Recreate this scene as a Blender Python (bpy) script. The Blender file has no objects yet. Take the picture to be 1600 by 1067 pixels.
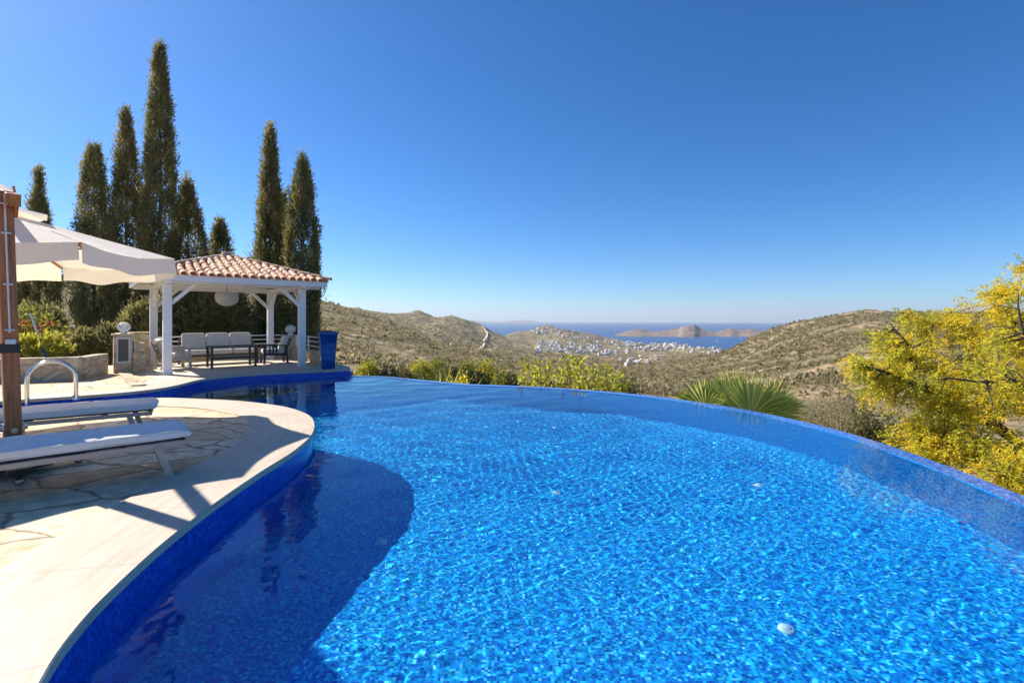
import bpy, bmesh, math, random
import numpy as np
from mathutils import Vector, Matrix, Euler
from mathutils.geometry import delaunay_2d_cdt

sc = bpy.context.scene
C = sc.collection
PI = math.pi
R = math.radians
random.seed(7)
rng = np.random.default_rng(7)

# ------------------------------------------------------------------ camera
F, CX, HY, EYE = 760.0, 800.0, 499.0, 1.5        # focal length and horizon in photo pixels, eye height over the deck
cam_d = bpy.data.cameras.new('camera')
cam = bpy.data.objects.new('camera', cam_d); C.objects.link(cam)
cam.location = (0, 0, EYE); cam.rotation_euler = (PI/2, 0, 0)
cam_d.sensor_width = 36.0; cam_d.lens = F/1600*36
cam_d.shift_y = -(533.5-HY)/1600
cam_d.clip_start = 0.05; cam_d.clip_end = 80000
sc.camera = cam

# ------------------------------------------------------------------ sky, sun, exposure
SUN = Vector((-0.9, 0.43, 0)).normalized()
EL = R(39.5)
w = bpy.data.worlds.new("World"); sc.world = w; w.use_nodes = True
nt = w.node_tree; bg = nt.nodes['Background']
sky = nt.nodes.new('ShaderNodeTexSky'); sky.sky_type = 'NISHITA'; sky.sun_disc = False
sky.sun_elevation = EL; sky.sun_rotation = -math.atan2(0.9, 0.43)
sky.altitude = 150; sky.air_density = 0.8; sky.dust_density = 0.4; sky.ozone_density = 7.0
hs = nt.nodes.new('ShaderNodeHueSaturation'); hs.inputs['Saturation'].default_value = 1.2
nt.links.new(sky.outputs[0], hs.inputs['Color'])
wb = nt.nodes.new('ShaderNodeMix'); wb.data_type = 'RGBA'; wb.blend_type = 'MULTIPLY'; wb.inputs[0].default_value = 1; wb.inputs[7].default_value = (.94, 1.03, 1.08, 1)
nt.links.new(hs.outputs[0], wb.inputs[6])
nt.links.new(wb.outputs[2], bg.inputs[0]); bg.inputs[1].default_value = 0.0635
sun_d = bpy.data.lights.new('sun', 'SUN'); sun_d.energy = 3.7; sun_d.angle = R(0.5); sun_d.color = (1.0, 0.92, 0.80)
sun = bpy.data.objects.new('sun', sun_d); C.objects.link(sun)
sun.rotation_euler = (-(Vector((SUN.x*math.cos(EL), SUN.y*math.cos(EL), math.sin(EL))))).to_track_quat('-Z', 'Y').to_euler()
sun_d.cycles.is_caustics_light = True
sc.view_settings.view_transform = 'Standard'; sc.view_settings.look = 'None'
sc.view_settings.exposure = 1.24; sc.view_settings.gamma = 1.0
cy = sc.cycles
cy.use_denoising = True
cy.max_bounces = 10; cy.transparent_max_bounces = 12; cy.transmission_bounces = 6
cy.sample_clamp_indirect = 8.0

# ------------------------------------------------------------------ material helpers
class NT:
    def __init__(s, name):
        s.m = bpy.data.materials.new(name); s.m.use_nodes = True
        s.t = s.m.node_tree; s.n = s.t.nodes; s.p = s.n['Principled BSDF']; s.out = s.n['Material Output']
    def node(s, typ, **kw):
        nd = s.n.new('ShaderNode'+typ)
        for k, v in kw.items():
            if k in nd.inputs.keys() if isinstance(k, str) else False: nd.inputs[k].default_value = v
            else: setattr(nd, k, v)
        return nd
    def link(s, a, b): s.t.links.new(a, b)
    def coord(s, which='Object', scale=None):
        c = s.node('TexCoord'); o = c.outputs[which]
        if scale is not None:
            mp = s.node('Mapping'); mp.inputs['Scale'].default_value = scale if hasattr(scale, '__len__') else (scale,)*3
            s.link(o, mp.inputs['Vector']); o = mp.outputs[0]
        return o
    def noise(s, vec, scale=5, detail=4, rough=.55, out='Fac'):
        nd = s.node('TexNoise'); nd.inputs['Scale'].default_value = scale; nd.inputs['Detail'].default_value = detail
        nd.inputs['Roughness'].default_value = rough
        s.link(vec, nd.inputs['Vector']); return nd.outputs[out]
    def ramp(s, fac, stops, interp='LINEAR'):
        nd = s.node('ValToRGB'); cr = nd.color_ramp; cr.interpolation = interp
        while len(cr.elements) < len(stops): cr.elements.new(.5)
        for e, (p, c) in zip(cr.elements, stops):
            e.position = p; e.color = (*c, 1) if len(c) == 3 else c
        s.link(fac, nd.inputs[0]); return nd.outputs[0]
    def math(s, op, a, b=None, c=None):
        nd = s.node('Math'); nd.operation = op
        for i, x in enumerate((a, b, c)):
            if x is None: continue
            if isinstance(x, (int, float)): nd.inputs[i].default_value = x
            else: s.link(x, nd.inputs[i])
        return nd.outputs[0]
    def mix(s, fac, a, b, mode='MIX'):
        nd = s.node('Mix'); nd.data_type = 'RGBA'; nd.blend_type = mode
        for sock, x in ((nd.inputs[0], fac), (nd.inputs[6], a), (nd.inputs[7], b)):
            if isinstance(x, (int, float)): sock.default_value = x
            elif isinstance(x, tuple): sock.default_value = (*x, 1) if len(x) == 3 else x
            else: s.link(x, sock)
        return nd.outputs[2]
    def bump(s, h, strength=.3, dist=.02):
        nd = s.node('Bump'); nd.inputs['Strength'].default_value = strength; nd.inputs['Distance'].default_value = dist
        s.link(h, nd.inputs['Height']); s.link(nd.outputs[0], s.p.inputs['Normal']); return nd
    def base(s, c):
        if isinstance(c, tuple): s.p.inputs['Base Color'].default_value = (*c, 1)
        else: s.link(c, s.p.inputs['Base Color'])
    def rough(s, v): s.p.inputs['Roughness'].default_value = v

def simple(name, col, rough=.6, var=.25, scale=6, bump=0, metal=0, col2=None, stretch=(1, 1, 1)):
    b = NT(name); v = b.coord('Object', stretch); n = b.noise(v, scale, 5)
    c2 = col2 or tuple(x*(1-var) for x in col)
    b.base(b.ramp(n, [(.3, c2), (.7, col)])); b.rough(rough); b.p.inputs['Metallic'].default_value = metal
    if bump: b.bump(b.noise(v, scale*4, 5), bump, .01)
    return b.m

def leaf_mat(name, stops, trans=.35, rough=.55):
    b = NT(name); a = b.node('Attribute'); a.attribute_name = 'rnd'
    c = b.ramp(a.outputs['Fac'], stops)
    b.base(c); b.rough(rough); b.p.inputs['Specular IOR Level'].default_value = .25
    t = b.node('BsdfTranslucent'); b.link(c, t.inputs['Color'])
    mx = b.node('MixShader'); mx.inputs[0].default_value = trans
    b.link(b.p.outputs[0], mx.inputs[1]); b.link(t.outputs[0], mx.inputs[2]); b.link(mx.outputs[0], b.out.inputs['Surface'])
    return b.m

M = {}
M['white_paint'] = simple('white_paint', (.88, .87, .84), .5, .08, 4, .06)
M['white_metal'] = simple('white_metal', (.8, .8, .78), .35, .06, 8)
M['dark_metal'] = simple('dark_metal', (.055, .048, .045), .45, .2, 10)
M['brown_metal'] = simple('brown_metal', (.10, .085, .075), .45, .2, 10)
M['taupe_metal'] = simple('taupe_metal', (.50, .42, .34), .42, .12, 9)
M['black'] = simple('black_fabric', (.018, .018, .02), .8, .2, 20)
M['cushion'] = simple('cushion_fabric', (.76, .70, .61), .9, .10, 30, .25)
M['mattress'] = simple('mattress_fabric', (.82, .80, .77), .92, .07, 60, .2)
M['steel'] = simple('steel', (.72, .70, .66), .16, .08, 10, 0, 1.0)
M['wheel_red'] = simple('wheel_red', (.28, .03, .02), .5, .2, 10)
M['wheel_white'] = simple('wheel_white', (.7, .69, .66), .5, .1, 10)
M['iron'] = simple('iron', (.035, .033, .03), .6, .3, 8)
M['rope'] = simple('rope', (.75, .72, .66), .8, .2, 40)
M['bulb'] = simple('bulb', (.85, .85, .83), .3, .05, 5)
M['bark'] = simple('bark', (.16, .115, .08), .9, .5, 7, .6, 0, None, (1, 1, .25))
M['dark_bark'] = simple('dark_bark', (.075, .05, .036), .9, .5, 9, .5, 0, None, (1, 1, .3))
M['soil'] = simple('soil', (.09, .06, .04), .95, .5, 12, .5)
M['blue_paint'] = simple('blue_paint', (.04, .18, .34), .45, .25, 6)
M['pale_paint'] = simple('pale_paint', (.62, .68, .72), .5, .12, 6)
M['house_wall'] = simple('house_wall', (.80, .78, .74), .7, .10, .2)
M['house_window'] = simple('house_window', (.05, .06, .08), .2, .2, 1)
M['house_roof'] = simple('house_roof', (.42, .2, .12), .8, .25, .5)
M['boat_hull'] = simple('boat_hull', (.85, .85, .84), .4, .05, 1)

b = NT('mast_wood'); v = b.coord('Object', (9, 9, .7)); n = b.noise(v, 4, 8, .65)
b.base(b.ramp(n, [(.25, (.16, .045, .012)), (.5, (.38, .125, .032)), (.75, (.52, .20, .06))])); b.rough(.38); b.bump(n, .15, .004); M['mast_wood'] = b.m

b = NT('canopy_cloth'); v = b.coord('Object'); n = b.noise(v, 3, 6)
c = b.ramp(n, [(.3, (.90, .89, .86)), (.7, (.95, .94, .91))]); b.base(c); b.rough(.9)
b.p.inputs['Specular IOR Level'].default_value = .1
t = b.node('BsdfTranslucent'); t.inputs['Color'].default_value = (.86, .74, .52, 1)
mx = b.node('MixShader'); mx.inputs[0].default_value = .38
b.link(b.p.outputs[0], mx.inputs[1]); b.link(t.outputs[0], mx.inputs[2]); b.link(mx.outputs[0], b.out.inputs['Surface'])
nb = b.noise(v, 90, 2); nd = b.bump(b.math('ADD', b.math('MULTIPLY', nb, .15), b.noise(v, 4, 3)), .25, .05); b.link(nd.outputs[0], t.inputs['Normal'])
M['canopy'] = b.m

def mosaic(name, darks, size=.026, wide=1.0, rough=.12, grout=(.02, .07, .30), gst=1.0):
    b = NT(name); uv = b.coord('UV', 1.0/size)
    fl = b.node('VectorMath'); fl.operation = 'FLOOR'; b.link(uv, fl.inputs[0])
    wn = b.node('TexWhiteNoise'); wn.noise_dimensions = '2D'; b.link(fl.outputs[0], wn.inputs['Vector'])
    fr = b.node('VectorMath'); fr.operation = 'FRACTION'; b.link(uv, fr.inputs[0])
    sx = b.node('SeparateXYZ'); b.link(fr.outputs[0], sx.inputs[0])
    g = b.math('MAXIMUM', b.math('ABSOLUTE', b.math('SUBTRACT', sx.outputs[0], .5)), b.math('ABSOLUTE', b.math('SUBTRACT', sx.outputs[1], .5)))
    gm = b.math('GREATER_THAN', g, .44)
    big = b.noise(b.coord('UV', 1.3), 1.0, 3)
    val = b.math('ADD', b.math('MULTIPLY', wn.outputs['Value'], wide), b.math('MULTIPLY', big, 1-wide))
    c = b.ramp(val, darks)
    b.base(b.mix(b.math('MULTIPLY', gm, gst), c, grout)); b.rough(rough)
    wob = b.node('VectorMath'); wob.operation = 'SUBTRACT'; b.link(wn.outputs['Color'], wob.inputs[0]); wob.inputs[1].default_value = (.5, .5, .5)
    b.bump(b.math('MULTIPLY', gm, -1.0), .4, .003)
    return b.m
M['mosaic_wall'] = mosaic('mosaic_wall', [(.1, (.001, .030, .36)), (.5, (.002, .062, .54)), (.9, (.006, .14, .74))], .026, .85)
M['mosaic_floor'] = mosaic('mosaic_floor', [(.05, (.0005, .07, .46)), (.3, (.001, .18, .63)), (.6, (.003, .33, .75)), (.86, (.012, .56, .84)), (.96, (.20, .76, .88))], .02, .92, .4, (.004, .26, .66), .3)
M['mosaic_side'] = mosaic('mosaic_side', [(.05, (.001, .08, .40)), (.4, (.002, .17, .54)), (.7, (.004, .27, .64)), (.95, (.012, .40, .74))], .022, .9, .3, (.004, .18, .52), .4)  # blues darker than the floor: shaded band of the overflow wall put into colour
M['mosaic_rim'] = mosaic('mosaic_rim', [(.1, (.015, .08, .40)), (.5, (.04, .17, .58)), (.9, (.13, .32, .74))], .026, .9, .08)

b = NT('pool_water_surface')
g = b.node('BsdfGlass'); g.inputs['IOR'].default_value = 1.333; g.inputs['Roughness'].default_value = 0.0
g.inputs['Color'].default_value = (.74, .975, 1, 1)
b.link(g.outputs[0], b.out.inputs['Surface']); M['water'] = b.m

b = NT('travertine'); uv = b.coord('UV', (1.1, 9, 1)); n = b.noise(uv, 1.6, 9, .62); n2 = b.noise(b.coord('Object'), 1.3, 4)
c = b.ramp(n, [(.28, (.36, .275, .19)), (.48, (.52, .44, .34)), (.75, (.61, .54, .44))])
c = b.mix(.35, c, b.ramp(n2, [(.3, (.44, .35, .25)), (.7, (.62, .55, .46))]))
sx = b.node('SeparateXYZ'); b.link(b.coord('UV', (1/.92, 1, 1)), sx.inputs[0])
c = b.mix(b.math('MULTIPLY', b.ramp(b.noise(b.coord('Object'), 2.6, 7, .68), [(.50, (0, 0, 0)), (.72, (1, 1, 1))]), .38), c, (.36, .27, .18))
j = b.math('LESS_THAN', b.math('ABSOLUTE', b.math('SUBTRACT', b.math('FRACT', sx.outputs[0]), .5)), .006)
b.base(b.mix(b.math('MULTIPLY', j, .7), c, (.35, .28, .2))); b.rough(.62); b.bump(n, .25, .006); M['travertine'] = b.m

b = NT('crazy_paving')
v0 = b.coord('Object'); dn = b.noise(v0, 1.4, 3, .5, 'Color')
vm = b.node('VectorMath'); vm.operation = 'MULTIPLY_ADD'; b.link(dn, vm.inputs[0]); vm.inputs[1].default_value = (.38, .38, 0); b.link(v0, vm.inputs[2])
mp = b.node('Mapping'); mp.inputs['Scale'].default_value = (1.15, 2.2, 0); mp.inputs['Rotation'].default_value = (0, 0, .5); b.link(vm.outputs[0], mp.inputs[0])
vo = b.node('TexVoronoi'); vo.feature = 'DISTANCE_TO_EDGE'; vo.inputs['Scale'].default_value = 1.0; b.link(mp.outputs[0], vo.inputs['Vector'])
vc = b.node('TexVoronoi'); vc.feature = 'F1'; vc.inputs['Scale'].default_value = 1.0; b.link(mp.outputs[0], vc.inputs['Vector'])
n1 = b.noise(v0, 7, 8, .62); n2 = b.noise(v0, 1.7, 6, .6)
stone = b.ramp(n2, [(.25, (.50, .345, .18)), (.5, (.72, .56, .35)), (.78, (.86, .75, .56))])
sep = b.node('SeparateColor'); b.link(vc.outputs['Color'], sep.inputs[0])
stone = b.mix(.45, stone, b.ramp(sep.outputs[0], [(0, (.52, .36, .19)), (.5, (.80, .65, .43)), (1, (.86, .76, .58))]))
stone = b.mix(b.math('MULTIPLY', b.ramp(n1, [(.38, (1, 1, 1)), (.55, (0, 0, 0))]), .55), stone, (.36, .24, .13))
jn = b.ramp(b.math('ADD', vo.outputs['Distance'], b.math('MULTIPLY', b.math('SUBTRACT', n1, .5), .05)), [(.006, (1, 1, 1)), (.036, (0, 0, 0))])
b.base(b.mix(jn, stone, (.27, .195, .12))); b.rough(.82)
h = b.math('ADD', b.math('MULTIPLY', b.ramp(vo.outputs['Distance'], [(0, (0, 0, 0)), (.07, (1, 1, 1))]), .7), b.math('MULTIPLY', n1, .6))
b.bump(h, .7, .025); M['paving'] = b.m

b = NT('stone_wall'); v0 = b.coord('Object'); dn = b.noise(v0, 2, 3, .5, 'Color')
vm = b.node('VectorMath'); vm.operation = 'MULTIPLY_ADD'; b.link(dn, vm.inputs[0]); vm.inputs[1].default_value = (.25, .25, .18); b.link(v0, vm.inputs[2])
mp = b.node('Mapping'); mp.inputs['Scale'].default_value = (2.3, 2.3, 3.6); b.link(vm.outputs[0], mp.inputs[0])
vo = b.node('TexVoronoi'); vo.feature = 'DISTANCE_TO_EDGE'; vo.inputs['Scale'].default_value = 1; b.link(mp.outputs[0], vo.inputs['Vector'])
vc = b.node('TexVoronoi'); vc.inputs['Scale'].default_value = 1; b.link(mp.outputs[0], vc.inputs['Vector'])
sep = b.node('SeparateColor'); b.link(vc.outputs['Color'], sep.inputs[0]); n1 = b.noise(v0, 9, 7, .6)
stone = b.ramp(sep.outputs[0], [(0, (.40, .26, .13)), (.4, (.58, .43, .26)), (.75, (.66, .55, .39)), (1, (.46, .35, .23))])
stone = b.mix(.4, stone, b.ramp(n1, [(.3, (.33, .23, .13)), (.7, (.72, .62, .46))]))
jn = b.ramp(vo.outputs['Distance'], [(.02, (1, 1, 1)), (.07, (0, 0, 0))])
b.base(b.mix(jn, stone, (.40, .33, .24))); b.rough(.85)
b.bump(b.math('ADD', b.ramp(vo.outputs['Distance'], [(0, (0, 0, 0)), (.12, (1, 1, 1))]), b.math('MULTIPLY', n1, .5)), .8, .03); M['stone_wall'] = b.m

b = NT('roof_tile'); ri = b.node('NewGeometry'); n = b.noise(b.coord('Object'), 5, 6)
c = b.ramp(ri.outputs['Random Per Island'], [(0, (.52, .22, .11)), (.3, (.66, .33, .18)), (.6, (.72, .46, .29)), (1, (.78, .60, .43))])
c = b.mix(.45, c, b.ramp(n, [(.3, (.36, .17, .10)), (.7, (.70, .48, .33))])); b.base(c); b.rough(.8); b.bump(n, .3, .01); M['roof_tile'] = b.m

b = NT('blue_glaze'); n = b.noise(b.coord('Object', (1, 1, 2.2)), 5, 6)
b.base(b.ramp(n, [(.3, (.006, .03, .16)), (.6, (.012, .075, .32)), (.8, (.03, .14, .42))])); b.rough(.14); b.bump(n, .35, .03)
b.p.inputs['Coat Weight'].default_value = .6; b.p.inputs['Coat Roughness'].default_value = .06; M['blue_glaze'] = b.m

b = NT('woven_shade'); v = b.coord('Object', 60); wv = b.node('TexWave'); wv.inputs['Scale'].default_value = .5; wv.bands_direction = 'Z'; b.link(v, wv.inputs[0])
c = b.ramp(wv.outputs['Fac'], [(0, (.52, .47, .40)), (1, (.80, .76, .70))]); b.base(c); b.rough(.9); b.bump(wv.outputs['Fac'], .5, .01); M['woven'] = b.m

b = NT('lamp_glass'); b.base((.9, .92, .93)); b.rough(.05); b.p.inputs['Transmission Weight'].default_value = .55; b.p.inputs['IOR'].default_value = 1.2; M['lamp_glass'] = b.m

b = NT('hillside'); v = b.coord('Object')
n1 = b.noise(v, .011, 8, .62); n2 = b.noise(v, .07, 7, .66); n3 = b.noise(v, .45, 6, .65); n4 = b.noise(v, .0035, 5, .55)
soil = b.ramp(n1, [(.3, (.34, .215, .12)), (.5, (.50, .345, .21)), (.72, (.58, .44, .30))])
scr = b.ramp(n3, [(.3, (.125, .11, .06)), (.6, (.21, .18, .10)), (.8, (.30, .24, .145))])
dens = b.math('ADD', b.math('MULTIPLY', n2, .62), b.math('ADD', b.math('MULTIPLY', n3, .28), b.math('MULTIPLY', n4, .24)))
b.base(b.mix(b.ramp(dens, [(.45, (0, 0, 0)), (.56, (1, 1, 1))]), soil, scr)); b.rough(.95)
b.p.inputs['Specular IOR Level'].default_value = .1
b.bump(b.math('ADD', n2, b.math('MULTIPLY', n3, .5)), .6, 3.0); M['hillside'] = b.m

b = NT('island_rock'); v = b.coord('Object'); n = b.noise(v, .006, 8, .65)
b.base(b.ramp(n, [(.3, (.11, .08, .06)), (.55, (.20, .14, .105)), (.75, (.27, .20, .155))])); b.rough(.95); b.bump(n, .8, 20); M['island'] = b.m

b = NT('sea_water'); v = b.coord('Object', (1, .35, 1)); n = b.noise(v, .012, 6, .6)
b.base(b.ramp(n, [(.35, (.008, .055, .17)), (.65, (.014, .085, .23))])); b.rough(.42); b.p.inputs['Specular IOR Level'].default_value = .35
b.bump(b.noise(b.coord('Object'), .08, 5), .35, 1.5); M['sea'] = b.m
M['dirt_road'] = simple('dirt_road', (.66, .60, .52), .9, .15, .1)

M['cypress'] = leaf_mat('cypress_leaf', [(0, (.055, .066, .028)), (.3, (.15, .155, .06)), (.58, (.30, .275, .10)), (.82, (.50, .41, .17)), (1, (.48, .30, .16))], .52)
M['yellow'] = leaf_mat('yellow_leaf', [(0, (.28, .33, .05)), (.3, (.58, .56, .06)), (.62, (.86, .72, .06)), (.88, (.92, .62, .045)), (1, (.80, .38, .04))], .62)
M['yellowgreen'] = leaf_mat('yellow_green_leaf', [(0, (.14, .16, .03)), (.4, (.38, .38, .05)), (.75, (.62, .56, .06)), (1, (.74, .60, .07))], .55)
M['olive'] = leaf_mat('olive_leaf', [(0, (.08, .085, .035)), (.5, (.19, .18, .065)), (1, (.36, .30, .11))], .5)
M['green'] = leaf_mat('green_leaf', [(0, (.09, .11, .03)), (.5, (.25, .27, .045)), (1, (.50, .44, .07))], .52)
M['dry'] = leaf_mat('dry_leaf', [(0, (.17, .135, .07)), (.5, (.31, .25, .13)), (.8, (.40, .34, .17)), (1, (.26, .27, .09))], .42)
M['palm'] = leaf_mat('palm_leaf', [(0, (.22, .26, .045)), (.5, (.46, .50, .085)), (.8, (.66, .64, .13)), (1, (.76, .68, .24))], .62, .4)
M['flower'] = leaf_mat('flower_petal', [(0, (.45, .03, .04)), (.5, (.62, .10, .05)), (1, (.75, .30, .05))], .4)
M['shrub'] = leaf_mat('maquis_leaf', [(0, (.16, .145, .074)), (.4, (.265, .235, .125)), (.7, (.39, .32, .18)), (1, (.54, .40, .24))], .5, .9)

# ------------------------------------------------------------------ object helpers
def tag(o, label=None, cat=None, group=None, kind=None):
    if label: o['label'] = label
    if cat: o['category'] = cat
    if group: o['group'] = group
    if kind: o['kind'] = kind
    return o

def thing(name, label, cat, loc=(0, 0, 0), rz=0.0, group=None):
    o = bpy.data.objects.new(name, None); C.objects.link(o)
    o.empty_display_size = .2
    o.location = loc; o.rotation_euler = (0, 0, rz)
    return tag(o, label, cat, group)

def to_local(o):
    return (Matrix.Translation(o.location) @ Euler(o.rotation_euler).to_matrix().to_4x4()).inverted()

def copy_tree(o, parent=None):
    c = o.copy(); C.objects.link(c); c.parent = parent
    for ch in [x for x in C.objects if x.parent == o]: copy_tree(ch, c)
    return c

class MB:
    def __init__(s): s.v = []; s.f = []; s.mi = []; s.sm = []
    def add(s, vs, fs, mi=0, smooth=False):
        k = len(s.v); s.v += [tuple(x) for x in vs]
        for f in fs: s.f.append(tuple(i+k for i in f)); s.mi.append(mi); s.sm.append(smooth)
        return s
    def box(s, c, size, rot=None, mi=0, bevel=0.0):
        hx, hy, hz = size[0]/2, size[1]/2, size[2]/2
        bm = bmesh.new(); bmesh.ops.create_cube(bm, size=1.0)
        for v in bm.verts: v.co = (v.co.x*size[0], v.co.y*size[1], v.co.z*size[2])
        if bevel: bmesh.ops.bevel(bm, geom=bm.edges[:]+bm.verts[:], offset=bevel, segments=2, affect='EDGES', profile=.6)
        m = Matrix.Translation(c) @ (rot.to_matrix().to_4x4() if rot is not None else Matrix())
        return s.bm(bm, m, mi)
    def bm(s, bm, m=Matrix(), mi=0, smooth=False):
        bm.verts.index_update()
        s.add([m @ v.co for v in bm.verts], [[v.index for v in f.verts] for f in bm.faces], mi, smooth); bm.free(); return s
    def beam(s, p0, p1, wd, ht, up=(0, 0, 1), mi=0, bevel=0.0):
        p0, p1 = Vector(p0), Vector(p1); d = p1-p0; L = d.length; x = d.normalized(); up = Vector(up)
        y = up.cross(x)
        if y.length < 1e-4: y = Vector((0, 1, 0)).cross(x)
        y.normalize(); z = x.cross(y)
        m = Matrix((x, y, z)).transposed().to_4x4(); m.translation = (p0+p1)/2
        bm = bmesh.new(); bmesh.ops.create_cube(bm, size=1.0)
        for v in bm.verts: v.co = (v.co.x*L, v.co.y*wd, v.co.z*ht)
        if bevel: bmesh.ops.bevel(bm, geom=bm.edges[:]+bm.verts[:], offset=bevel, segments=2, affect='EDGES', profile=.6)
        return s.bm(bm, m, mi)
    def tube(s, pts, r, seg=10, mi=0, caps=True):
        pts = [Vector(p) for p in pts]; n = len(pts)
        rs = r if hasattr(r, '__len__') else [r]*n
        vs = []; prev = None
        for i, p in enumerate(pts):
            t = (pts[min(i+1, n-1)]-pts[max(i-1, 0)]).normalized()
            if prev is None:
                a = Vector((0, 0, 1)) if abs(t.z) < .9 else Vector((1, 0, 0))
                u = t.cross(a).normalized()
            else:
                u = (prev-t*prev.dot(t)).normalized()
            prev = u; v = t.cross(u)
            for k in range(seg):
                an = 2*PI*k/seg; vs.append(p+(u*math.cos(an)+v*math.sin(an))*rs[i])
        fs = [(i*seg+k, i*seg+(k+1) % seg, (i+1)*seg+(k+1) % seg, (i+1)*seg+k) for i in range(n-1) for k in range(seg)]
        s.add(vs, fs, mi, True)
        if caps: s.add(vs[:seg], [tuple(range(seg-1, -1, -1))], mi); s.add(vs[-seg:], [tuple(range(seg))], mi)
        return s
    def lathe(s, prof, seg=24, c=(0, 0, 0), mi=0, smooth=True, square=0):
        vs = []; c = Vector(c)
        for (r, z) in prof:
            for k in range(seg):
                an = 2*PI*k/seg; vs.append(c+Vector((r*math.cos(an), r*math.sin(an), z)))
        fs = [(i*seg+k, i*seg+(k+1) % seg, (i+1)*seg+(k+1) % seg, (i+1)*seg+k) for i in range(len(prof)-1) for k in range(seg)]
        return s.add(vs, fs, mi, smooth)
    def build(s, name, mats, parent=None, world=False):
        me = bpy.data.meshes.new(name)
        vs = s.v
        if parent is not None and world:
            m = to_local(parent); vs = [m @ Vector(v) for v in vs]
        me.from_pydata([tuple(v) for v in vs], [], s.f)
        for m in (mats if isinstance(mats, (list, tuple)) else [mats]): me.materials.append(m)
        me.polygons.foreach_set('material_index', s.mi); me.polygons.foreach_set('use_smooth', s.sm)
        me.update()
        o = bpy.data.objects.new(name, me); C.objects.link(o); o.parent = parent
        return o

def np_mesh(name, verts, faces, mat, parent=None, rnd=None, smooth=False, uv=None):
    me = bpy.data.meshes.new(name); n, k = faces.shape
    me.vertices.add(len(verts)); me.vertices.foreach_set('co', np.ascontiguousarray(verts, dtype=np.float32).ravel())
    me.loops.add(n*k); me.loops.foreach_set('vertex_index', np.ascontiguousarray(faces, dtype=np.int32).ravel())
    me.polygons.add(n); me.polygons.foreach_set('loop_start', np.arange(0, n*k, k, dtype=np.int32))
    me.polygons.foreach_set('use_smooth', np.full(n, smooth))
    if rnd is not None:
        a = me.attributes.new('rnd', 'FLOAT', 'POINT'); a.data.foreach_set('value', np.ascontiguousarray(rnd, dtype=np.float32))
    me.update(calc_edges=True)
    if mat: me.materials.append(mat)
    o = bpy.data.objects.new(name, me); C.objects.link(o); o.parent = parent
    return o

def unit(a): return a/np.maximum(np.linalg.norm(a, axis=-1, keepdims=True), 1e-9)

def cards(P, D, L, W, r, mid=.5):
    """diamond leaves: one four-cornered face each, at P along D"""
    n = len(P); S = unit(np.cross(D, r.normal(size=(n, 3))))
    L = np.broadcast_to(np.asarray(L), n)[:, None]; W = np.broadcast_to(np.asarray(W), n)[:, None]
    V = np.stack([P, P+D*L*mid+S*W/2, P+D*L, P+D*L*mid-S*W/2], 1).reshape(-1, 3)
    return V, np.arange(n*4).reshape(n, 4)

def leaves(name, P, D, L, W, rnd, mat, parent, r, mid=.5):
    V, Fc = cards(P, D, L, W, r, mid)
    loc = np.array(parent.location)
    return np_mesh(name, V-loc, Fc, mat, parent, np.repeat(np.clip(rnd, 0, 1), 4))

def catmull(pts, per=8, closed=False):
    P = np.array(pts, float); n = len(P); out = []
    rngs = range(n if closed else n-1)
    for i in rngs:
        if closed: a, b_, c_, d_ = P[(i-1) % n], P[i], P[(i+1) % n], P[(i+2) % n]
        else: a, b_, c_, d_ = P[max(i-1, 0)], P[i], P[i+1], P[min(i+2, n-1)]
        for k in range(per):
            t = k/per
            out.append(.5*((2*b_)+(-a+c_)*t+(2*a-5*b_+4*c_-d_)*t*t+(-a+3*b_-3*c_+d_)*t**3))
    if not closed: out.append(P[-1])
    return np.array(out)

def pip(poly, X, Y):
    ins = np.zeros(np.shape(X), bool); n = len(poly); j = n-1
    for i in range(n):
        xi, yi = poly[i]; xj, yj = poly[j]
        c = ((yi > Y) != (yj > Y)) & (X < (xj-xi)*(Y-yi)/((yj-yi) if abs(yj-yi) > 1e-12 else 1e-12)+xi)
        ins ^= c; j = i
    return ins

def fill(poly, extra=None):
    pts = [Vector((p[0], p[1])) for p in poly]; n = len(pts)
    if extra is not None: pts += [Vector(p) for p in extra]
    vs, _, fs, _, _, _ = delaunay_2d_cdt(pts, [(i, (i+1) % n) for i in range(n)], [], 0, 1e-5)
    vs = np.array([tuple(v) for v in vs]); keep = []
    cen = np.array([vs[list(f)].mean(0) for f in fs]); ins = pip(poly, cen[:, 0], cen[:, 1])
    return vs, [list(f) for f, k in zip(fs, ins) if k]

def px(x, d): return (x-CX)/F*d
def pt(x, y, d): return Vector((px(x, d), d, EYE-(y-HY)/F*d))
def zof(y, d): return EYE-(y-HY)/F*d

# ------------------------------------------------------------------ noise and terrain
_perm = rng.permutation(4096)
def vnoise(x, y, seed=0):
    xi = np.floor(x).astype(int); yi = np.floor(y).astype(int); fx = x-xi; fy = y-yi
    fx = fx*fx*(3-2*fx); fy = fy*fy*(3-2*fy)
    def h(a, b): return _perm[(_perm[(a+seed*131) & 4095]+b) & 4095]/4095.0
    return (h(xi, yi)*(1-fx)+h(xi+1, yi)*fx)*(1-fy)+(h(xi, yi+1)*(1-fx)+h(xi+1, yi+1)*fx)*fy
def fbm(x, y, o=5, seed=0, gain=.5):
    s = 0; a = 1; t = 0
    for k in range(o): s = s+a*(vnoise(x*2**k, y*2**k, seed+k)-.5); t += a; a *= gain
    return s/t*2

SEA = -140.0
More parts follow.
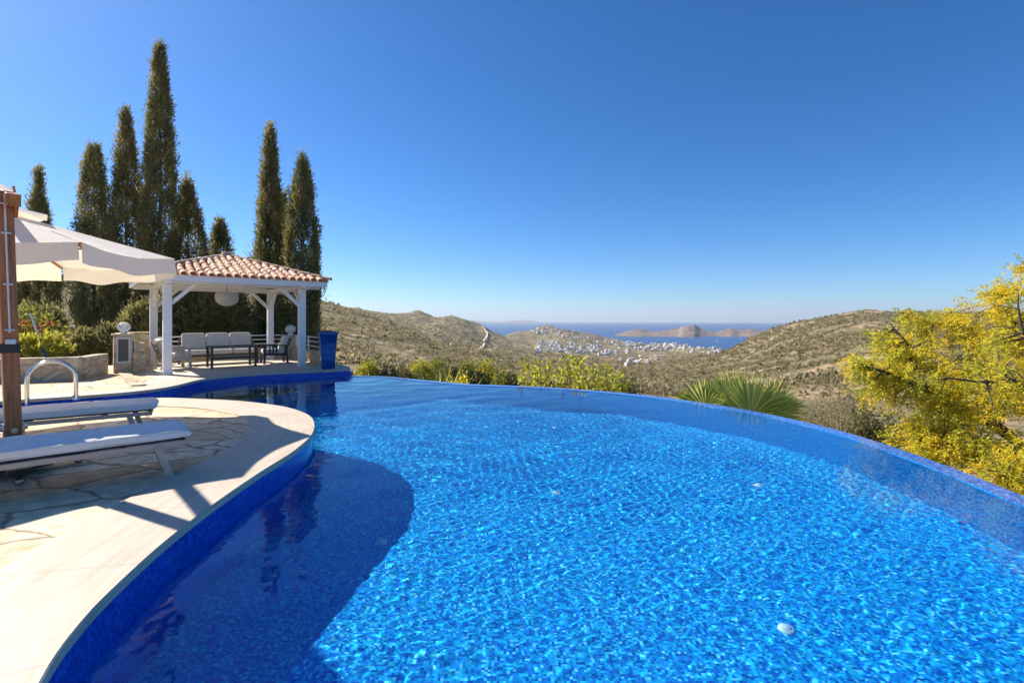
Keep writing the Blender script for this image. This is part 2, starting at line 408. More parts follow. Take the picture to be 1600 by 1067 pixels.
# (pixel column, forward distance, height)
ctrl = [(-900, 10, -.4), (-400, 10, -.4), (-100, 10, -.5), (-400, 18, -.3), (0, 15.5, -.3), (0, 24, -.4), (200, 16.5, -.3), (200, 24, -.5), (330, 20.5, -.6), (430, 21, -.8), (400, 27, -1.5),
 (0, 45, -1), (200, 45, -2), (500, 20, -2), (560, 17, -2.6), (700, 16, -3), (800, 15, -3.2), (1000, 14, -3.5), (1200, 11, -4), (1400, 9, -4.5), (1600, 7, -4.5), (2200, 6, -4.5), (2900, 6, -4.2),
 (800, 5, -3.2), (400, 8, -3.2), (100, 8.6, -3.2), (1200, 5, -4), (1900, 5, -4.3)]
ctrlp = [(560, 580, 30), (700, 600, 30), (800, 610, 30), (800, 600, 50), (800, 592, 90), (800, 580, 160), (800, 572, 280), (800, 562, 500), (800, 552, 900), (800, 545, 1300), (800, 537, 1700), (800, 529, 2100), (800, 526, 2500),
 (850, 511, 2500), (850, 527, 2050), (850, 545, 1500), (850, 560, 800), (850, 600, 45), (890, 518, 2550),
 (760, 513, 1900), (760, 525, 1500), (760, 540, 1000), (760, 552, 600), (760, 565, 350), (730, 503, 1850),
 (705, 492, 1800), (705, 510, 1300), (705, 525, 900), (705, 543, 550), (705, 560, 300), (680, 499, 1850),
 (655, 485, 1900), (655, 508, 1300), (655, 521, 800), (655, 527, 400), (655, 545, 250), (655, 565, 120), (655, 580, 60), (630, 491, 1900),
 (600, 498, 480), (600, 491, 1900), (600, 520, 300), (600, 545, 150), (600, 570, 70),
 (550, 485, 520), (550, 505, 330), (550, 530, 180), (550, 560, 80), (500, 473, 560), (500, 500, 300), (500, 540, 120), (500, 566, 50),
 (400, 461, 700), (400, 490, 300), (400, 518, 100), (250, 445, 1000), (250, 480, 400), (250, 515, 110), (100, 432, 1200), (100, 470, 500), (100, 515, 110),
 (-100, 420, 1200), (-100, 460, 500), (-100, 510, 110), (-500, 400, 1300), (-500, 450, 500), (-500, 505, 100), (-1200, 390, 900), (-1200, 480, 200),
 (930, 527, 2550), (930, 545, 1900), (930, 555, 1400), (930, 565, 900), (930, 580, 400), (930, 592, 150), (930, 600, 60),
 (1000, 541, 2600), (1000, 545, 2200), (1000, 555, 1600), (1000, 565, 1100), (1000, 580, 450), (1000, 592, 150), (1000, 605, 50),
 (1070, 538, 2750), (1070, 545, 2200), (1070, 560, 1200), (1070, 572, 600), (1070, 590, 200), (1070, 610, 60),
 (1140, 552, 1500), (1140, 557, 900), (1140, 550, 600), (1140, 570, 300), (1140, 595, 120), (1140, 620, 50),
 (1180, 531, 560), (1180, 560, 250), (1180, 600, 80), (1230, 511, 520), (1230, 540, 250), (1230, 580, 100), (1230, 640, 35),
 (1300, 495, 480), (1300, 520, 260), (1300, 560, 120), (1300, 610, 50), (1390, 486, 420), (1390, 510, 230), (1390, 550, 100), (1390, 620, 40),
 (1480, 489, 380), (1480, 520, 180), (1480, 600, 50), (1600, 490, 350), (1600, 530, 150), (1600, 620, 40), (2000, 480, 350), (2000, 530, 120), (2000, 640, 30), (3000, 480, 350), (3000, 560, 90)]
ctrlz = [(-500, 3000, 60), (100, 2600, 60), (400, 2600, 20), (500, 3000, -40), (560, 3300, -120), (655, 2700, -120), (705, 2600, -150), (760, 2600, -155), (800, 3000, -160), (850, 2950, -160), (930, 3250, -160), (1000, 2950, -158), (1070, 3150, -158), (1140, 2450, -158),
 (1180, 1000, -90), (1180, 2500, -158), (1230, 1000, -75), (1230, 2500, -158), (1300, 1000, -45), (1300, 2400, -150), (1390, 900, -30), (1390, 2400, -150), (1600, 900, -30), (1600, 2500, -150), (2200, 1000, -20), (3000, 2000, -60), (600, 650, -9), (655, 560, -30),
 (400, 5500, -170), (-500, 5500, -60), (800, 5500, -190), (1200, 5500, -190), (2000, 5500, -190)]
pts3 = [(x, d, z) for x, d, z in ctrl+ctrlz]+[(x, d, zof(y, d)) for x, y, d in ctrlp]
_A = np.array([(math.atan((x-CX)/F)*4.0, math.log(d)) for x, d, z in pts3]); _Z = np.array([z for _, _, z in pts3])
_S = np.array([max(1.0, d*.04) for _, d, _ in pts3])
def _k(r2): return .5*r2*np.log(r2+1e-12)
def _tps(A, Y):
    n = len(A); K = _k(((A[:, None]-A[None])**2).sum(2))+np.eye(n)*1e-3
    P = np.c_[np.ones(n), A]; L = np.block([[K, P], [P.T, np.zeros((3, 3))]])
    return np.linalg.solve(L, np.r_[Y, np.zeros(3)])
# interpolate the elevation slope (height / distance), which stays small and even over all scales
_W = _tps(_A, (_Z-EYE)/np.array([d for _, d, _ in pts3]))
def terrain(X, Y):
    X = np.asarray(X, float); Y = np.asarray(Y, float); sh = X.shape
    d = np.maximum(Y.ravel(), 3.0); th = np.arctan2(X.ravel(), Y.ravel())*4; ld = np.log(d)
    out = np.empty(len(d))
    for i in range(0, len(d), 20000):
        q = np.c_[th[i:i+20000], ld[i:i+20000]]
        out[i:i+20000] = _k(((q[:, None]-_A[None])**2).sum(2)) @ _W[:-3]+_W[-3]+q @ _W[-2:]
    z = EYE+out*d
    amp = d*np.clip((d-18)/60, 0, 1)
    z += amp*(.011*fbm(th*3.2, ld*5, 4, 3)+.0035*fbm(th*18, ld*26, 4, 11))
    return z.reshape(sh)

th = np.radians(np.linspace(-80, 80, 900)); ld = np.linspace(math.log(4.6), math.log(5600), 380)
TH, LD = np.meshgrid(th, ld); DY = np.exp(LD); GX = np.tan(TH)*DY
GZ = terrain(GX, DY)
nr, nc = TH.shape; idx = np.arange(nr*nc).reshape(nr, nc)
Fq = np.stack([idx[:-1, :-1], idx[:-1, 1:], idx[1:, 1:], idx[1:, :-1]], -1).reshape(-1, 4)
g = np_mesh('terrain', np.stack([GX, DY, GZ], -1).reshape(-1, 3), Fq, M['hillside'], smooth=True); tag(g, kind='structure')

def hit(x, y, dmin=30, dmax=5000, n=500):
    """ground point seen at a pixel of the photo"""
    d = np.geomspace(dmin, dmax, n); X = px(x, d); Zr = zof(y, d); Zt = terrain(X, d)
    k = np.nonzero(Zt >= Zr)[0]
    if len(k) == 0 or Zt[k[0]] < SEA+1: return None
    return Vector((X[k[0]], d[k[0]], Zt[k[0]]))

# ground behind and beside the viewer, and the sea
m = MB(); m.add([(-400, -300, -4.6), (400, -300, -4.6), (400, 4.2, -4.6), (-400, 4.2, -4.6)], [(0, 1, 2, 3)]); tag(m.build('ground', M['hillside']), kind='structure')
m = MB(); n = 96
m.add([(0, 0, SEA)]+[(22000*math.cos(2*PI*k/n), 22000*math.sin(2*PI*k/n), SEA) for k in range(n)], [(0, 1+k, 1+(k+1) % n) for k in range(n)]); tag(m.build('sea', M['sea']), kind='structure')

def island(name, prof, d0, width, mat):
    """a ridge of land over the sea; prof = (pixel column, pixel row of the crest)"""
    xs = np.array([p[0] for p in prof], float); ys = np.array([p[1] for p in prof], float)
    u = np.linspace(xs[0], xs[-1], 200); h = np.interp(u, xs, ys); h = (EYE-(h-HY)/F*d0)-SEA
    t = np.linspace(-1, 1, 41); U, T = np.meshgrid(u, t)
    H = np.interp(U, u, h)*np.clip(1-np.abs(T)**1.4, 0, 1)
    D = d0+T*width*np.interp(U, u, np.clip(h/h.max(), .25, 1)**.6)
    X = px(U, D)
    Z = SEA-3+H*(1+.28*fbm(U*.08, T*5, 4, 5))+4*fbm(U*.2, T*9, 3, 8)*np.clip(1-np.abs(T), 0, 1)
    nr, nc = U.shape; idx = np.arange(nr*nc).reshape(nr, nc)
    Fq = np.stack([idx[:-1, :-1], idx[:-1, 1:], idx[1:, 1:], idx[1:, :-1]], -1).reshape(-1, 4)
    tag(np_mesh(name, np.stack([X, D, Z], -1).reshape(-1, 3), Fq, mat, smooth=True), kind='structure')
island('island', [(955, 526), (965, 521.5), (985, 516), (1000, 514), (1020, 517), (1045, 516), (1060, 513), (1066, 509), (1075, 507.5), (1085, 508), (1093, 513), (1105, 517), (1118, 519), (1130, 516), (1142, 513), (1155, 516), (1172, 514), (1190, 516), (1210, 517), (1240, 515), (1300, 518), (1340, 526)], 4300, 520, M['island'])
island('distant_island', [(700, 505), (722, 501.5), (735, 500), (760, 502.5), (790, 502), (812, 500.5), (825, 500), (845, 503), (880, 505)], 19500, 900, M['island'])

# ------------------------------------------------------------------ pool
WZ = -0.18
CURV = .135      # ripple curvature: sets how strongly the water focuses the sun on the floor
shore = catmull([(4.6, 2.6, .5), (4.0, 1.6, .6), (2.5, 1.0, .7), (.6, .85, .75), (-.8, 1.0, .75), (-1.6, 1.45, .75), (-1.97, 2.0, .75), (-2.15, 2.4, .75), (-2.26, 2.8, .75), (-2.36, 3.3, .75), (-2.43, 3.9, .75), (-2.48, 4.73, .75), (-2.5, 5.56, .75),
 (-2.66, 6.44, .8), (-3.08, 7.4, .8), (-3.66, 8.08, .8), (-4.25, 8.5, .8), (-5.04, 8.88, .75), (-6.0, 9.12, .75), (-6.7, 9.2, .7), (-7.6, 8.85, .6), (-8.4, 8.2, .5), (-8.9, 7.75, .5), (-9.5, 7.7, .4), (-9.75, 8.3, .4), (-9.3, 8.9, .6), (-8.5, 9.45, .6),
 (-7.8, 10.1, .5), (-7.6, 10.9, .6), (-7.74, 12.1, .75), (-7.4, 13.0, .75), (-6.68, 13.65, .75), (-5.6, 14.2, .75), (-4.87, 14.5, .75)], 8)
rim = catmull([(-4.87, 14.5), (-4.2, 14.42), (-3.58, 14.25), (-2.9, 13.75), (-1.7, 12.95), (-.97, 12.55), (0, 12.3), (1.1, 11.9), (2.2, 11.3), (3.1, 10.6), (3.85, 9.75), (4.4, 8.9), (4.75, 8.03), (4.95, 7.2), (5.0, 6.35), (4.95, 5.34), (4.82, 4.4), (4.72, 3.5), (4.6, 2.6)], 8)
def normals2(P):
    T = np.gradient(P[:, :2], axis=0); T /= np.linalg.norm(T, axis=1)[:, None]; return np.c_[T[:, 1], -T[:, 0]]
def arc(P): return np.r_[0, np.cumsum(np.linalg.norm(np.diff(P[:, :2], axis=0), axis=1))]
sn = -normals2(shore)                      # away from the water
sn = np.array([sum(sn[max(0, i-2):i+3]) for i in range(len(sn))]); sn /= np.linalg.norm(sn, axis=1)[:, None]
rn = -normals2(rim); 
ring = np.r_[shore[:, :2], rim[1:-1, :2]]
cen_chk = pip(ring, np.array([shore[40][0]+sn[40][0]*.3]), np.array([shore[40][1]+sn[40][1]*.3]))
if cen_chk[0]: sn = -sn
if pip(ring, np.array([rim[60][0]+rn[60][0]*.3]), np.array([rim[60][1]+rn[60][1]*.3]))[0]: rn = -rn
RW = .24
rim_in = rim-rn*RW
water_ring = np.r_[shore[:, :2], rim_in[1:-1, :2]]

def floor_z(x, y): return WZ-np.clip(.98+.165*(y-3), .9, 2.2)

def uv_layer(o, fn):
    me = o.data; ul = me.uv_layers.new(name='UVMap')
    for p in me.polygons:
        for li in p.loop_indices: ul.data[li].uv = fn(me.vertices[me.loops[li].vertex_index].co, p)

# basin: floor, walls, rim and the tiled end block, one mesh
vs = []; fs = []; uvs = []; mi = []
def quad_strip(A, B, ua, va, ub, vb, mat, flip=False):
    k = len(vs); n = len(A)
    for i in range(n): vs.append(tuple(A[i])); uvs.append((ua[i], va[i]))
    for i in range(n): vs.append(tuple(B[i])); uvs.append((ub[i], vb[i]))
    for i in range(n-1):
        f = (k+i, k+i+1, k+n+i+1, k+n+i); fs.append(f[::-1] if flip else f); mi.append(mat)
n = len(shore); a = arc(shore)
top = np.c_[shore[:, :2], np.full(n, -.046)]; bot = np.c_[shore[:, :2], floor_z(shore[:, 0], shore[:, 1])]
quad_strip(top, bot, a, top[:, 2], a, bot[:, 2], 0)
n = len(rim); a = arc(rim)
ti = np.c_[rim_in[:, :2], np.full(n, WZ+.008)]; bi = np.c_[rim_in[:, :2], floor_z(rim_in[:, 0], rim_in[:, 1])-.05]
to = np.c_[rim[:, :2], np.full(n, WZ+.008)]; bo = np.c_[rim[:, :2], np.full(n, -3.6)]
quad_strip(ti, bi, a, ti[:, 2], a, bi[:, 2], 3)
quad_strip(to, ti, a, np.full(n, 0), a, np.full(n, RW), 2)
quad_strip(bo, to, a, bo[:, 2], a, to[:, 2], 2)
ex = [(x, y) for x in np.arange(-9.5, 5, .6) for y in np.arange(1, 14.5, .6) if pip(water_ring, np.array([x]), np.array([y]))[0]]
fv, ff = fill(water_ring, ex); k = len(vs)
for p in fv: vs.append((p[0], p[1], float(floor_z(p[0], p[1])))); uvs.append((p[0], p[1]))
for f in ff:
    fs.append(tuple(i+k for i in f)); mi.append(1)
# end block beside the overflow
blk = [(-5.35, 14.28), (-4.78, 14.42), (-4.86, 14.86), (-5.45, 14.72)]
k = len(vs)
for (x, y) in blk: vs.append((x, y, -.05)); uvs.append((x, y))
for (x, y) in blk: vs.append((x, y, -2.4)); uvs.append((x+y, -2.4))
fs.append((k, k+1, k+2, k+3)); mi.append(0)
for i in range(4):
    j = (i+1) % 4; q = len(vs); L = math.dist(blk[i], blk[j])
    for (p, z, u) in ((blk[i], -.05, 0), (blk[j], -.05, L), (blk[j], -2.4, L), (blk[i], -2.4, 0)): vs.append((*p, z)); uvs.append((u+.013*i, z))
    fs.append((q, q+3, q+2, q+1)); mi.append(0)
me = bpy.data.meshes.new('pool_basin'); me.from_pydata(vs, [], fs)
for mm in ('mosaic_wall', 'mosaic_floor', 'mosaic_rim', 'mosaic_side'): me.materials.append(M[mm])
me.polygons.foreach_set('material_index', mi)
ul = me.uv_layers.new(name='UVMap')
for p in me.polygons:
    for li in p.loop_indices: ul.data[li].uv = uvs[me.loops[li].vertex_index]
basin = bpy.data.objects.new('pool_basin', me); C.objects.link(basin); tag(basin, kind='structure')
basin.cycles.is_caustics_receiver = True

# water surface with real ripples
st = .0165
gx = np.arange(-10.0, 5.2, st); gy = np.arange(.6, 14.8, st)
X, Y = np.meshgrid(gx, gy)
rr = np.random.default_rng(3)
F3 = [fbm(X*.9+q*9, Y*.9, 2, q) for q in range(6)]
Zw = np.zeros_like(X)
for k in range(60):
    lam = float(np.exp(rr.uniform(np.log(.056), np.log(.15)))); an = rr.normal(-.5, 1.25); kk = 2*PI/lam
    amp = CURV/kk**2*(lam/.1)**.25
    Zw += amp*np.sin(kk*(X*math.cos(an)+Y*math.sin(an))+rr.uniform(0, 6.28)+2.2*F3[k % 6])
for k in range(10):
    lam = float(np.exp(rr.uniform(np.log(.4), np.log(1.3)))); an = rr.normal(-.5, .7); kk = 2*PI/lam
    Zw += .0048/kk*np.sin(kk*(X*math.cos(an)+Y*math.sin(an))+rr.uniform(0, 6.28)+2.0*F3[k % 6])
Zw *= .7+.6*(fbm(X*.4, Y*.4, 2, 30)+.5)
nr, nc = X.shape; idx = np.arange(nr*nc).reshape(nr, nc)
Fq = np.stack([idx[:-1, :-1], idx[:-1, 1:], idx[1:, 1:], idx[1:, :-1]], -1).reshape(-1, 4)
cx = X.ravel()[Fq].mean(1); cyy = Y.ravel()[Fq].mean(1)
keep = pip(water_ring, cx, cyy)
for dx, dy in ((.05, 0), (-.05, 0), (0, .05), (0, -.05)): keep |= pip(water_ring, cx+dx, cyy+dy)
Fq = Fq[keep]; used = np.unique(Fq); rem = np.full(nr*nc, -1); rem[used] = np.arange(len(used))
wv = np.stack([X, Y, WZ+Zw], -1).reshape(-1, 3)[used]
water = np_mesh('pool_water', wv, rem[Fq], M['water'], smooth=True); tag(water, kind='structure')
water.cycles.is_caustics_caster = True

# coping slabs round the basin
n = len(shore); a = arc(shore); wd = shore[:, 2]
inn = shore[:, :2]-sn*.03; out = shore[:, :2]+sn*wd[:, None]
vs = []; fs = []; uvs = []
cols = [(inn, -.046, .10), (inn, .006, .05), (inn+sn*.007, .014, 0), (out, .014, None), (out, -.03, None)]
for (P, z, v) in cols:
    for i in range(n): vs.append((P[i][0], P[i][1], z)); uvs.append((a[i], -v if v is not None else wd[i]))
for c_ in range(4):
    for i in range(n-1): fs.append((c_*n+i, c_*n+i+1, (c_+1)*n+i+1, (c_+1)*n+i))
fs.append((0, n, 2*n, 3*n, 4*n)); fs.append((n-1, 5*n-1, 4*n-1, 3*n-1, 2*n-1))
me = bpy.data.meshes.new('pool_coping'); me.from_pydata(vs, [], fs); me.materials.append(M['travertine'])
ul = me.uv_layers.new(name='UVMap')
for p in me.polygons:
    for li in p.loop_indices: ul.data[li].uv = uvs[me.loops[li].vertex_index]
o = bpy.data.objects.new('pool_coping', me); C.objects.link(o); tag(o, kind='structure')

# deck of crazy paving, with sides
back = (shore[:, :2]+sn*.12)
outer = [(-4.95, 14.9), (-5.15, 15.4), (-5.95, 16.5), (-7.6, 18.6), (-8.6, 19.5), (-9.6, 19.6), (-11.3, 18.4), (-12.85, 17.0), (-13.0, 15.9), (-13.4, 15.3), (-15.0, 15.0), (-19, 14.6), (-40, 14), (-40, -12), (9, -12), (6.2, 1.5), (5.2, 2.3)]
poly = [tuple(p) for p in back]+outer
fv, ff = fill(poly)
m = MB(); m.add([(p[0], p[1], 0) for p in fv], ff)
n = len(poly)
m.add([(p[0], p[1], 0) for p in poly]+[(p[0], p[1], -4.2) for p in poly], [(i, (i+1) % n, n+(i+1) % n, n+i) for i in range(n)])
o = m.build('pool_deck', M['paving']); tag(o, kind='structure')
for p in o.data.polygons:
    if abs(p.normal.z) > .5 and p.normal.z < 0: p.flip()

# gazebo terrace: pale slabs flush with the deck
a_ = Vector((.752, .659, 0)); b_ = Vector((-.659, .752, 0)); GC = Vector((-9.19, 15.68, 0)); GR = math.atan2(.659, .752)
def gz(x, y, z=0): return GC+a_*x+b_*y+Vector((0, 0, z))
fo = [(shore[i, 0]+sn[i, 0]*.7, shore[i, 1]+sn[i, 1]*.7) for i in range(len(shore)-6*8, len(shore)-4)]
ter = fo+[(-5.3, 15.2), (-6.1, 16.4), (-7.7, 18.4), (-8.6, 19.2), (-9.6, 19.3), (-11.2, 18.1), (-12.4, 16.8), (-11.2, 14.2), (-8.9, 12.2)]
fv, ff = fill(ter)
b = NT('terrace_slab'); v = b.coord('Object'); mp = b.node('Mapping'); mp.inputs['Rotation'].default_value = (0, 0, -GR); b.link(v, mp.inputs[0])
br = b.node('TexBrick'); br.inputs['Scale'].default_value = 1.0; br.inputs['Brick Width'].default_value = .6; br.inputs['Row Height'].default_value = .4; br.inputs['Mortar Size'].default_value = .006
br.inputs['Color1'].default_value = (.66, .58, .46, 1); br.inputs['Color2'].default_value = (.58, .49, .37, 1); br.inputs['Mortar'].default_value = (.38, .31, .22, 1); b.link(mp.outputs[0], br.inputs['Vector'])
b.base(b.mix(.3, br.outputs[0], b.ramp(b.noise(v, 3, 6), [(.3, (.45, .36, .26)), (.7, (.74, .68, .57))]))); b.rough(.75)
m = MB(); m.add([(p[0], p[1], .006) for p in fv], ff); o = m.build('gazebo_terrace', b.m); tag(o, kind='structure')
for p in o.data.polygons:
    if p.normal.z < 0: p.flip()
# narrow stone strip let into the paving
m = MB(); p0 = pt(190, 0, 13.9); p1 = pt(217, 0, 10.9)
rj = random.Random(4)
for k in range(9):
    A = Vector((p0.x, p0.y, 0)).lerp(Vector((p1.x, p1.y, 0)), k/9+.006); B = Vector((p0.x, p0.y, 0)).lerp(Vector((p1.x, p1.y, 0)), (k+1)/9-.006)
    m.beam(A+Vector((0, 0, .012)), B+Vector((0, 0, .012)), .26+rj.uniform(-.04, .04), .055, bevel=.012)
tag(m.build('stone_edging', M['stone_wall']), kind='structure')

# ------------------------------------------------------------------ white inlets on the pool floor
for i, (x, y, lab) in enumerate([(617, 667, 'white round inlet on the pool floor near the far shallow corner, left of the others'), (868, 667, 'white round inlet on the pool floor nearest the far overflow edge at the centre'),
        (870, 769, 'white round inlet in the middle of the sunlit pool floor'), (1185, 759, 'white round inlet on the pool floor nearest the curved right overflow edge'),
        (1230, 982, 'large looking white inlet on the pool floor closest to the viewer'), (595, 846, 'dim greenish inlet on the pool floor inside the dark shadow')]):
    d = F*(EYE-WZ)/(y-HY); X0 = px(x, d); hl = math.hypot(X0, d); s1 = hl/math.hypot(hl, EYE-WZ)/1.333; tn = s1/math.sqrt(1-s1*s1)
    D = 1.3
    for _ in range(6):
        fx = X0+X0/hl*tn*D; fy = d+d/hl*tn*D; D = WZ-float(floor_z(fx, fy))
    t = thing('floor_inlet', lab, 'pool inlet', (fx, fy, WZ-D), 0, 'white inlets on the pool floor')
    c = MB().lathe([(.056, 0), (.056, .012), (.047, .022), (.032, .024)], 20).build('flange', M['bulb'], t)
    e = MB().lathe([(.035, .024), (.03, .034), (.0, .038)], 20).build('cap', M['bulb'], t)
    c.cycles.is_caustics_receiver = True; e.cycles.is_caustics_receiver = True

# ------------------------------------------------------------------ gazebo
t = thing('gazebo', 'white timber gazebo with a hipped terracotta tile roof at the far corner of the pool', 'gazebo', GC, GR)
HS, PZ, EV, EZ, AZ = 1.76, 2.46, 2.34, 2.66, 3.50
for sx in (-1, 1):
    for sy in (-1, 1):
        p = MB().box((sx*HS, sy*HS, 1.235), (.20, .20, 2.45), bevel=.012).box((sx*HS, sy*HS, .07), (.225, .225, .115), bevel=.008).build('post', M['white_paint'], t)
for k, (ax, sg) in enumerate(((0, -1), (0, 1), (1, -1), (1, 1))):
    def q(u, v, z): return (u, v, z) if ax == 0 else (v, u, z)
    m = MB(); m.beam(q(-EV+.05, sg*HS, 2.53), q(EV-.05, sg*HS, 2.53), .14, .135 if ax == 0 else .13, bevel=.006); m.build('beam', M['white_paint'], t)
    for s in (-1, 1):
        m = MB(); m.beam(q(s*(HS-.08), sg*HS, 1.93), q(s*(HS-.64), sg*HS, 2.48), .10, .11, up=q(0, 1, 0), bevel=.005); m.build('brace', M['white_paint'], t)
    m = MB(); m.beam(q(-EV, sg*EV, 2.60), q(EV, sg*EV, 2.60), .045 if ax == 0 else .04, .17, bevel=.004); m.build('fascia', M['white_paint'], t)
# boarded ceiling under the tiles, rafters
m = MB()
for k in range(4):
    an = k*PI/2; ca, sa = math.cos(an), math.sin(an)
    rot = lambda x, y, z: (x*ca-y*sa, x*sa+y*ca, z)
    nb = 11
    for i in range(nb):
        t0, t1 = i/nb, (i+1)/nb; e = EV-.02
        y0, y1 = -e*(1-t0), -e*(1-t1); z0, z1 = 2.615+t0*.80, 2.615+t1*.80
        s = .010
        m.add([rot(y0+.0, y0+s, z0), rot(-y0, y0+s, z0), rot(-y1, y1-s, z1-.004), rot(y1, y1-s, z1-.004)], [(0, 3, 2, 1)])
m.build('ceiling', M['white_paint'], t)
m = MB()
for sx, sy in ((-1, -1), (1, -1), (1, 1), (-1, 1)): m.beam((sx*EV*.97, sy*EV*.97, 2.58), (sx*.05, sy*.05, 3.37), .09, .09)
for k in range(4):
    an = k*PI/2; ca, sa = math.cos(an), math.sin(an)
    for u in (-.9, 0, .9):
        y1 = -abs(u)-.06
        m.beam((u*ca+EV*.97*sa, u*sa-EV*.97*ca, 2.585), (u*ca-y1*sa, u*sa+y1*ca, 2.585+.80*(1+y1/EV)), .06, .07)
m.build('rafters', M['white_paint'], t)
# barrel tiles
roof = MB(); rj = random.Random(11)
TW, TR = .205, .30; SL = math.hypot(EV+.06, AZ-EZ); ny = int(SL/TR)+1
def tile(m, c, ax_, side, nrm, r0, r1, ln, seg=7):
    vs = []
    for (s, r) in ((0, r0), (ln, r1)):
        for th_ in (0, .022):
            for k in range(seg+1):
                an = PI*k/seg
                vs.append(c+ax_*s+side*(math.cos(an)*(r-th_))+nrm*(math.sin(an)*(r-th_)*.85))
    n = seg+1; fs = []
    for k in range(seg):
        fs.append((k, k+1, 2*n+k+1, 2*n+k)); fs.append((n+k+1, n+k, 3*n+k, 3*n+k+1))
        fs.append((k+1, k, n+k, n+k+1)); fs.append((2*n+k, 2*n+k+1, 3*n+k+1, 3*n+k))
    fs.append((0, 2*n, 3*n, n)); fs.append((seg, n+seg, 3*n+seg, 2*n+seg))
    m.add(vs, fs, 0, False)
for k in range(4):
    an = k*PI/2; Rz = Matrix.Rotation(an, 3, 'Z')
    side = Rz @ Vector((1, 0, 0)); upv = Rz @ Vector((0, EV+.06, AZ-EZ)).normalized(); nrm = side.cross(upv)
    half = EV+.08; nx = int(2*half/TW)
    org = Rz @ Vector((0, -(EV+.08), EZ+.02))
    # bedding sheet
    ap = Rz @ Vector((0, 0, AZ-.01)); roof.add([org-side*half+nrm*-.004, org+side*half+nrm*-.004, ap], [(0, 1, 2)])
    for i in range(nx):
        u = -half+(i+.5)*2*half/nx
        for j in range(ny):
            s = j*TR
            lim = half*(1-(s+.12)/SL)
            if abs(u) > lim: break
            jr = rj.uniform(-.014, .014)
            tile(roof, org+side*(u+jr)+upv*(s-.02+rj.uniform(-.018, .018))+nrm*(.028+rj.uniform(0, .012)), upv, side, nrm, .088, .07, TR+.05)
            # channel between rows
    for sgn in (1,):
        a0 = org+side*half; L = (ap-a0); hd = L.normalized(); sd = hd.cross(Vector((0, 0, 1))).normalized(); hn = sd.cross(hd)
        nh = 10
        for j in range(nh): tile(roof, a0+hd*(L.length*j/nh)+hn*.06, hd, sd, hn, .105, .085, L.length/nh+.05)
tile(roof, Vector((-.14, 0, AZ+.06)), Vector((1, 0, 0)), Vector((0, 1, 0)), Vector((0, 0, 1)), .14, .13, .28)
roof.build('roof', M['roof_tile'], t)

t = thing('pendant_lamp', 'big pale woven pendant lamp hanging under the gazebo ceiling', 'pendant lamp', GC+Vector((0, 0, 2.1)), GR)
MB().lathe([(.30, .26), (.335, .20), (.335, .06), (.30, -.04), (.22, -.12), (.10, -.165), (0, -.175)], 28).lathe([(.10, -.155), (.21, -.11), (.29, -.03), (.325, .06), (.325, .20), (.29, .26)], 28).build('lamp_shade', M['woven'], t)
MB().tube([(0, 0, .25), (0, 0, 1.24)], .008, 6).lathe([(.05, 1.2), (.05, 1.24), (0, 1.25)], 12).build('cord', M['iron'], t)

# ------------------------------------------------------------------ terrace furniture
def make_armchair(name, label, loc, rz, mat, group=None):
    t = thing(name, label, 'armchair', loc, rz, group)
    for sx, sy in ((-1, -1), (-1, 1), (1, -1), (1, 1)):
        m = MB(); x = sx*.33
        m.beam((x-.06 if sx < 0 else x, sy*.34, 0), (x if sx < 0 else x-.02, sy*.34, .60), .045, .07, up=(1, 0, 0), bevel=.006); m.build('leg', mat, t)
    m = MB(); m.beam((-.33, -.31, .30), (.32, -.31, .33), .04, .07).beam((-.33, .31, .30), (.32, .31, .33), .04, .07)
    for x in (-.31, -.1, .1, .31): m.beam((x, -.31, .315), (x, .31, .315), .05, .035)
    m.build('seat_frame', mat, t)
    for sy in (-1, 1):
        m = MB(); m.beam((-.38, sy*.34, .615), (.40, sy*.34, .635), .085, .035, bevel=.008)
        for x in (-.04, .06, .16): m.beam((x, sy*.34, .33), (x, sy*.34, .61), .02, .045, up=(1, 0, 0))
        m.build('armrest', mat, t)
    m = MB()
    for y in (-.30, .30): m.beam((-.30, y, .30), (-.50, y, .86), .045, .045, up=(1, 0, 0))
    for k in range(5):
        f = .12+k*.2; m.beam((-.30-.2*f, -.30, .30+.56*f), (-.30-.2*f, .30, .30+.56*f), .02, .055)
    m.build('backrest', mat, t)
    MB().box((.03, 0, .42), (.64, .58, .14), bevel=.045).build('seat_cushion', M['cushion'], t)
    MB().box((-.305, 0, .69), (.15, .58, .50), Euler((0, R(-19), 0)), bevel=.055).build('back_cushion', M['cushion'], t)
    return t
make_armchair('armchair', 'grey framed armchair with its slatted back to the low stone wall, facing along the terrace', gz(-1.42, -.10), GR+R(8), M['taupe_metal'])
make_armchair('armchair', 'dark framed armchair with slatted sides beside the front right gazebo post', gz(1.42, .10), GR+PI-R(6), M['dark_metal'])

t = thing('sofa', 'long three seat garden sofa with pale cushions along the back of the gazebo', 'sofa', gz(.0, 1.18), GR)
for x in (-1.1, 1.1):
    for y in (-.34, .36): MB().beam((x, y, 0), (x, y, .30), .06, .06, up=(1, 0, 0), bevel=.006).build('leg', M['brown_metal'], t)
m = MB().box((0, -.32, .31), (2.26, .05, .07)).box((0, .36, .31), (2.26, .05, .07))
for k in range(7): m.box((-1.05+k*.35, .02, .32), (.06, .64, .035))
for x in (-1.08, 0, 1.08): m.beam((x, .36, .33), (x, .47, .82), .05, .05, up=(1, 0, 0))
m.beam((-1.1, .47, .82), (1.1, .47, .82), .04, .06); m.build('frame', M['brown_metal'], t)
for x in (-1.1, 1.1):
    m = MB().box((x, .02, .62), (.075, .80, .035), bevel=.006)
    for y in (-.30, -.1, .1, .3): m.beam((x, y, .30), (x, y, .61), .03, .05, up=(1, 0, 0))
    m.build('armrest', M['brown_metal'], t)
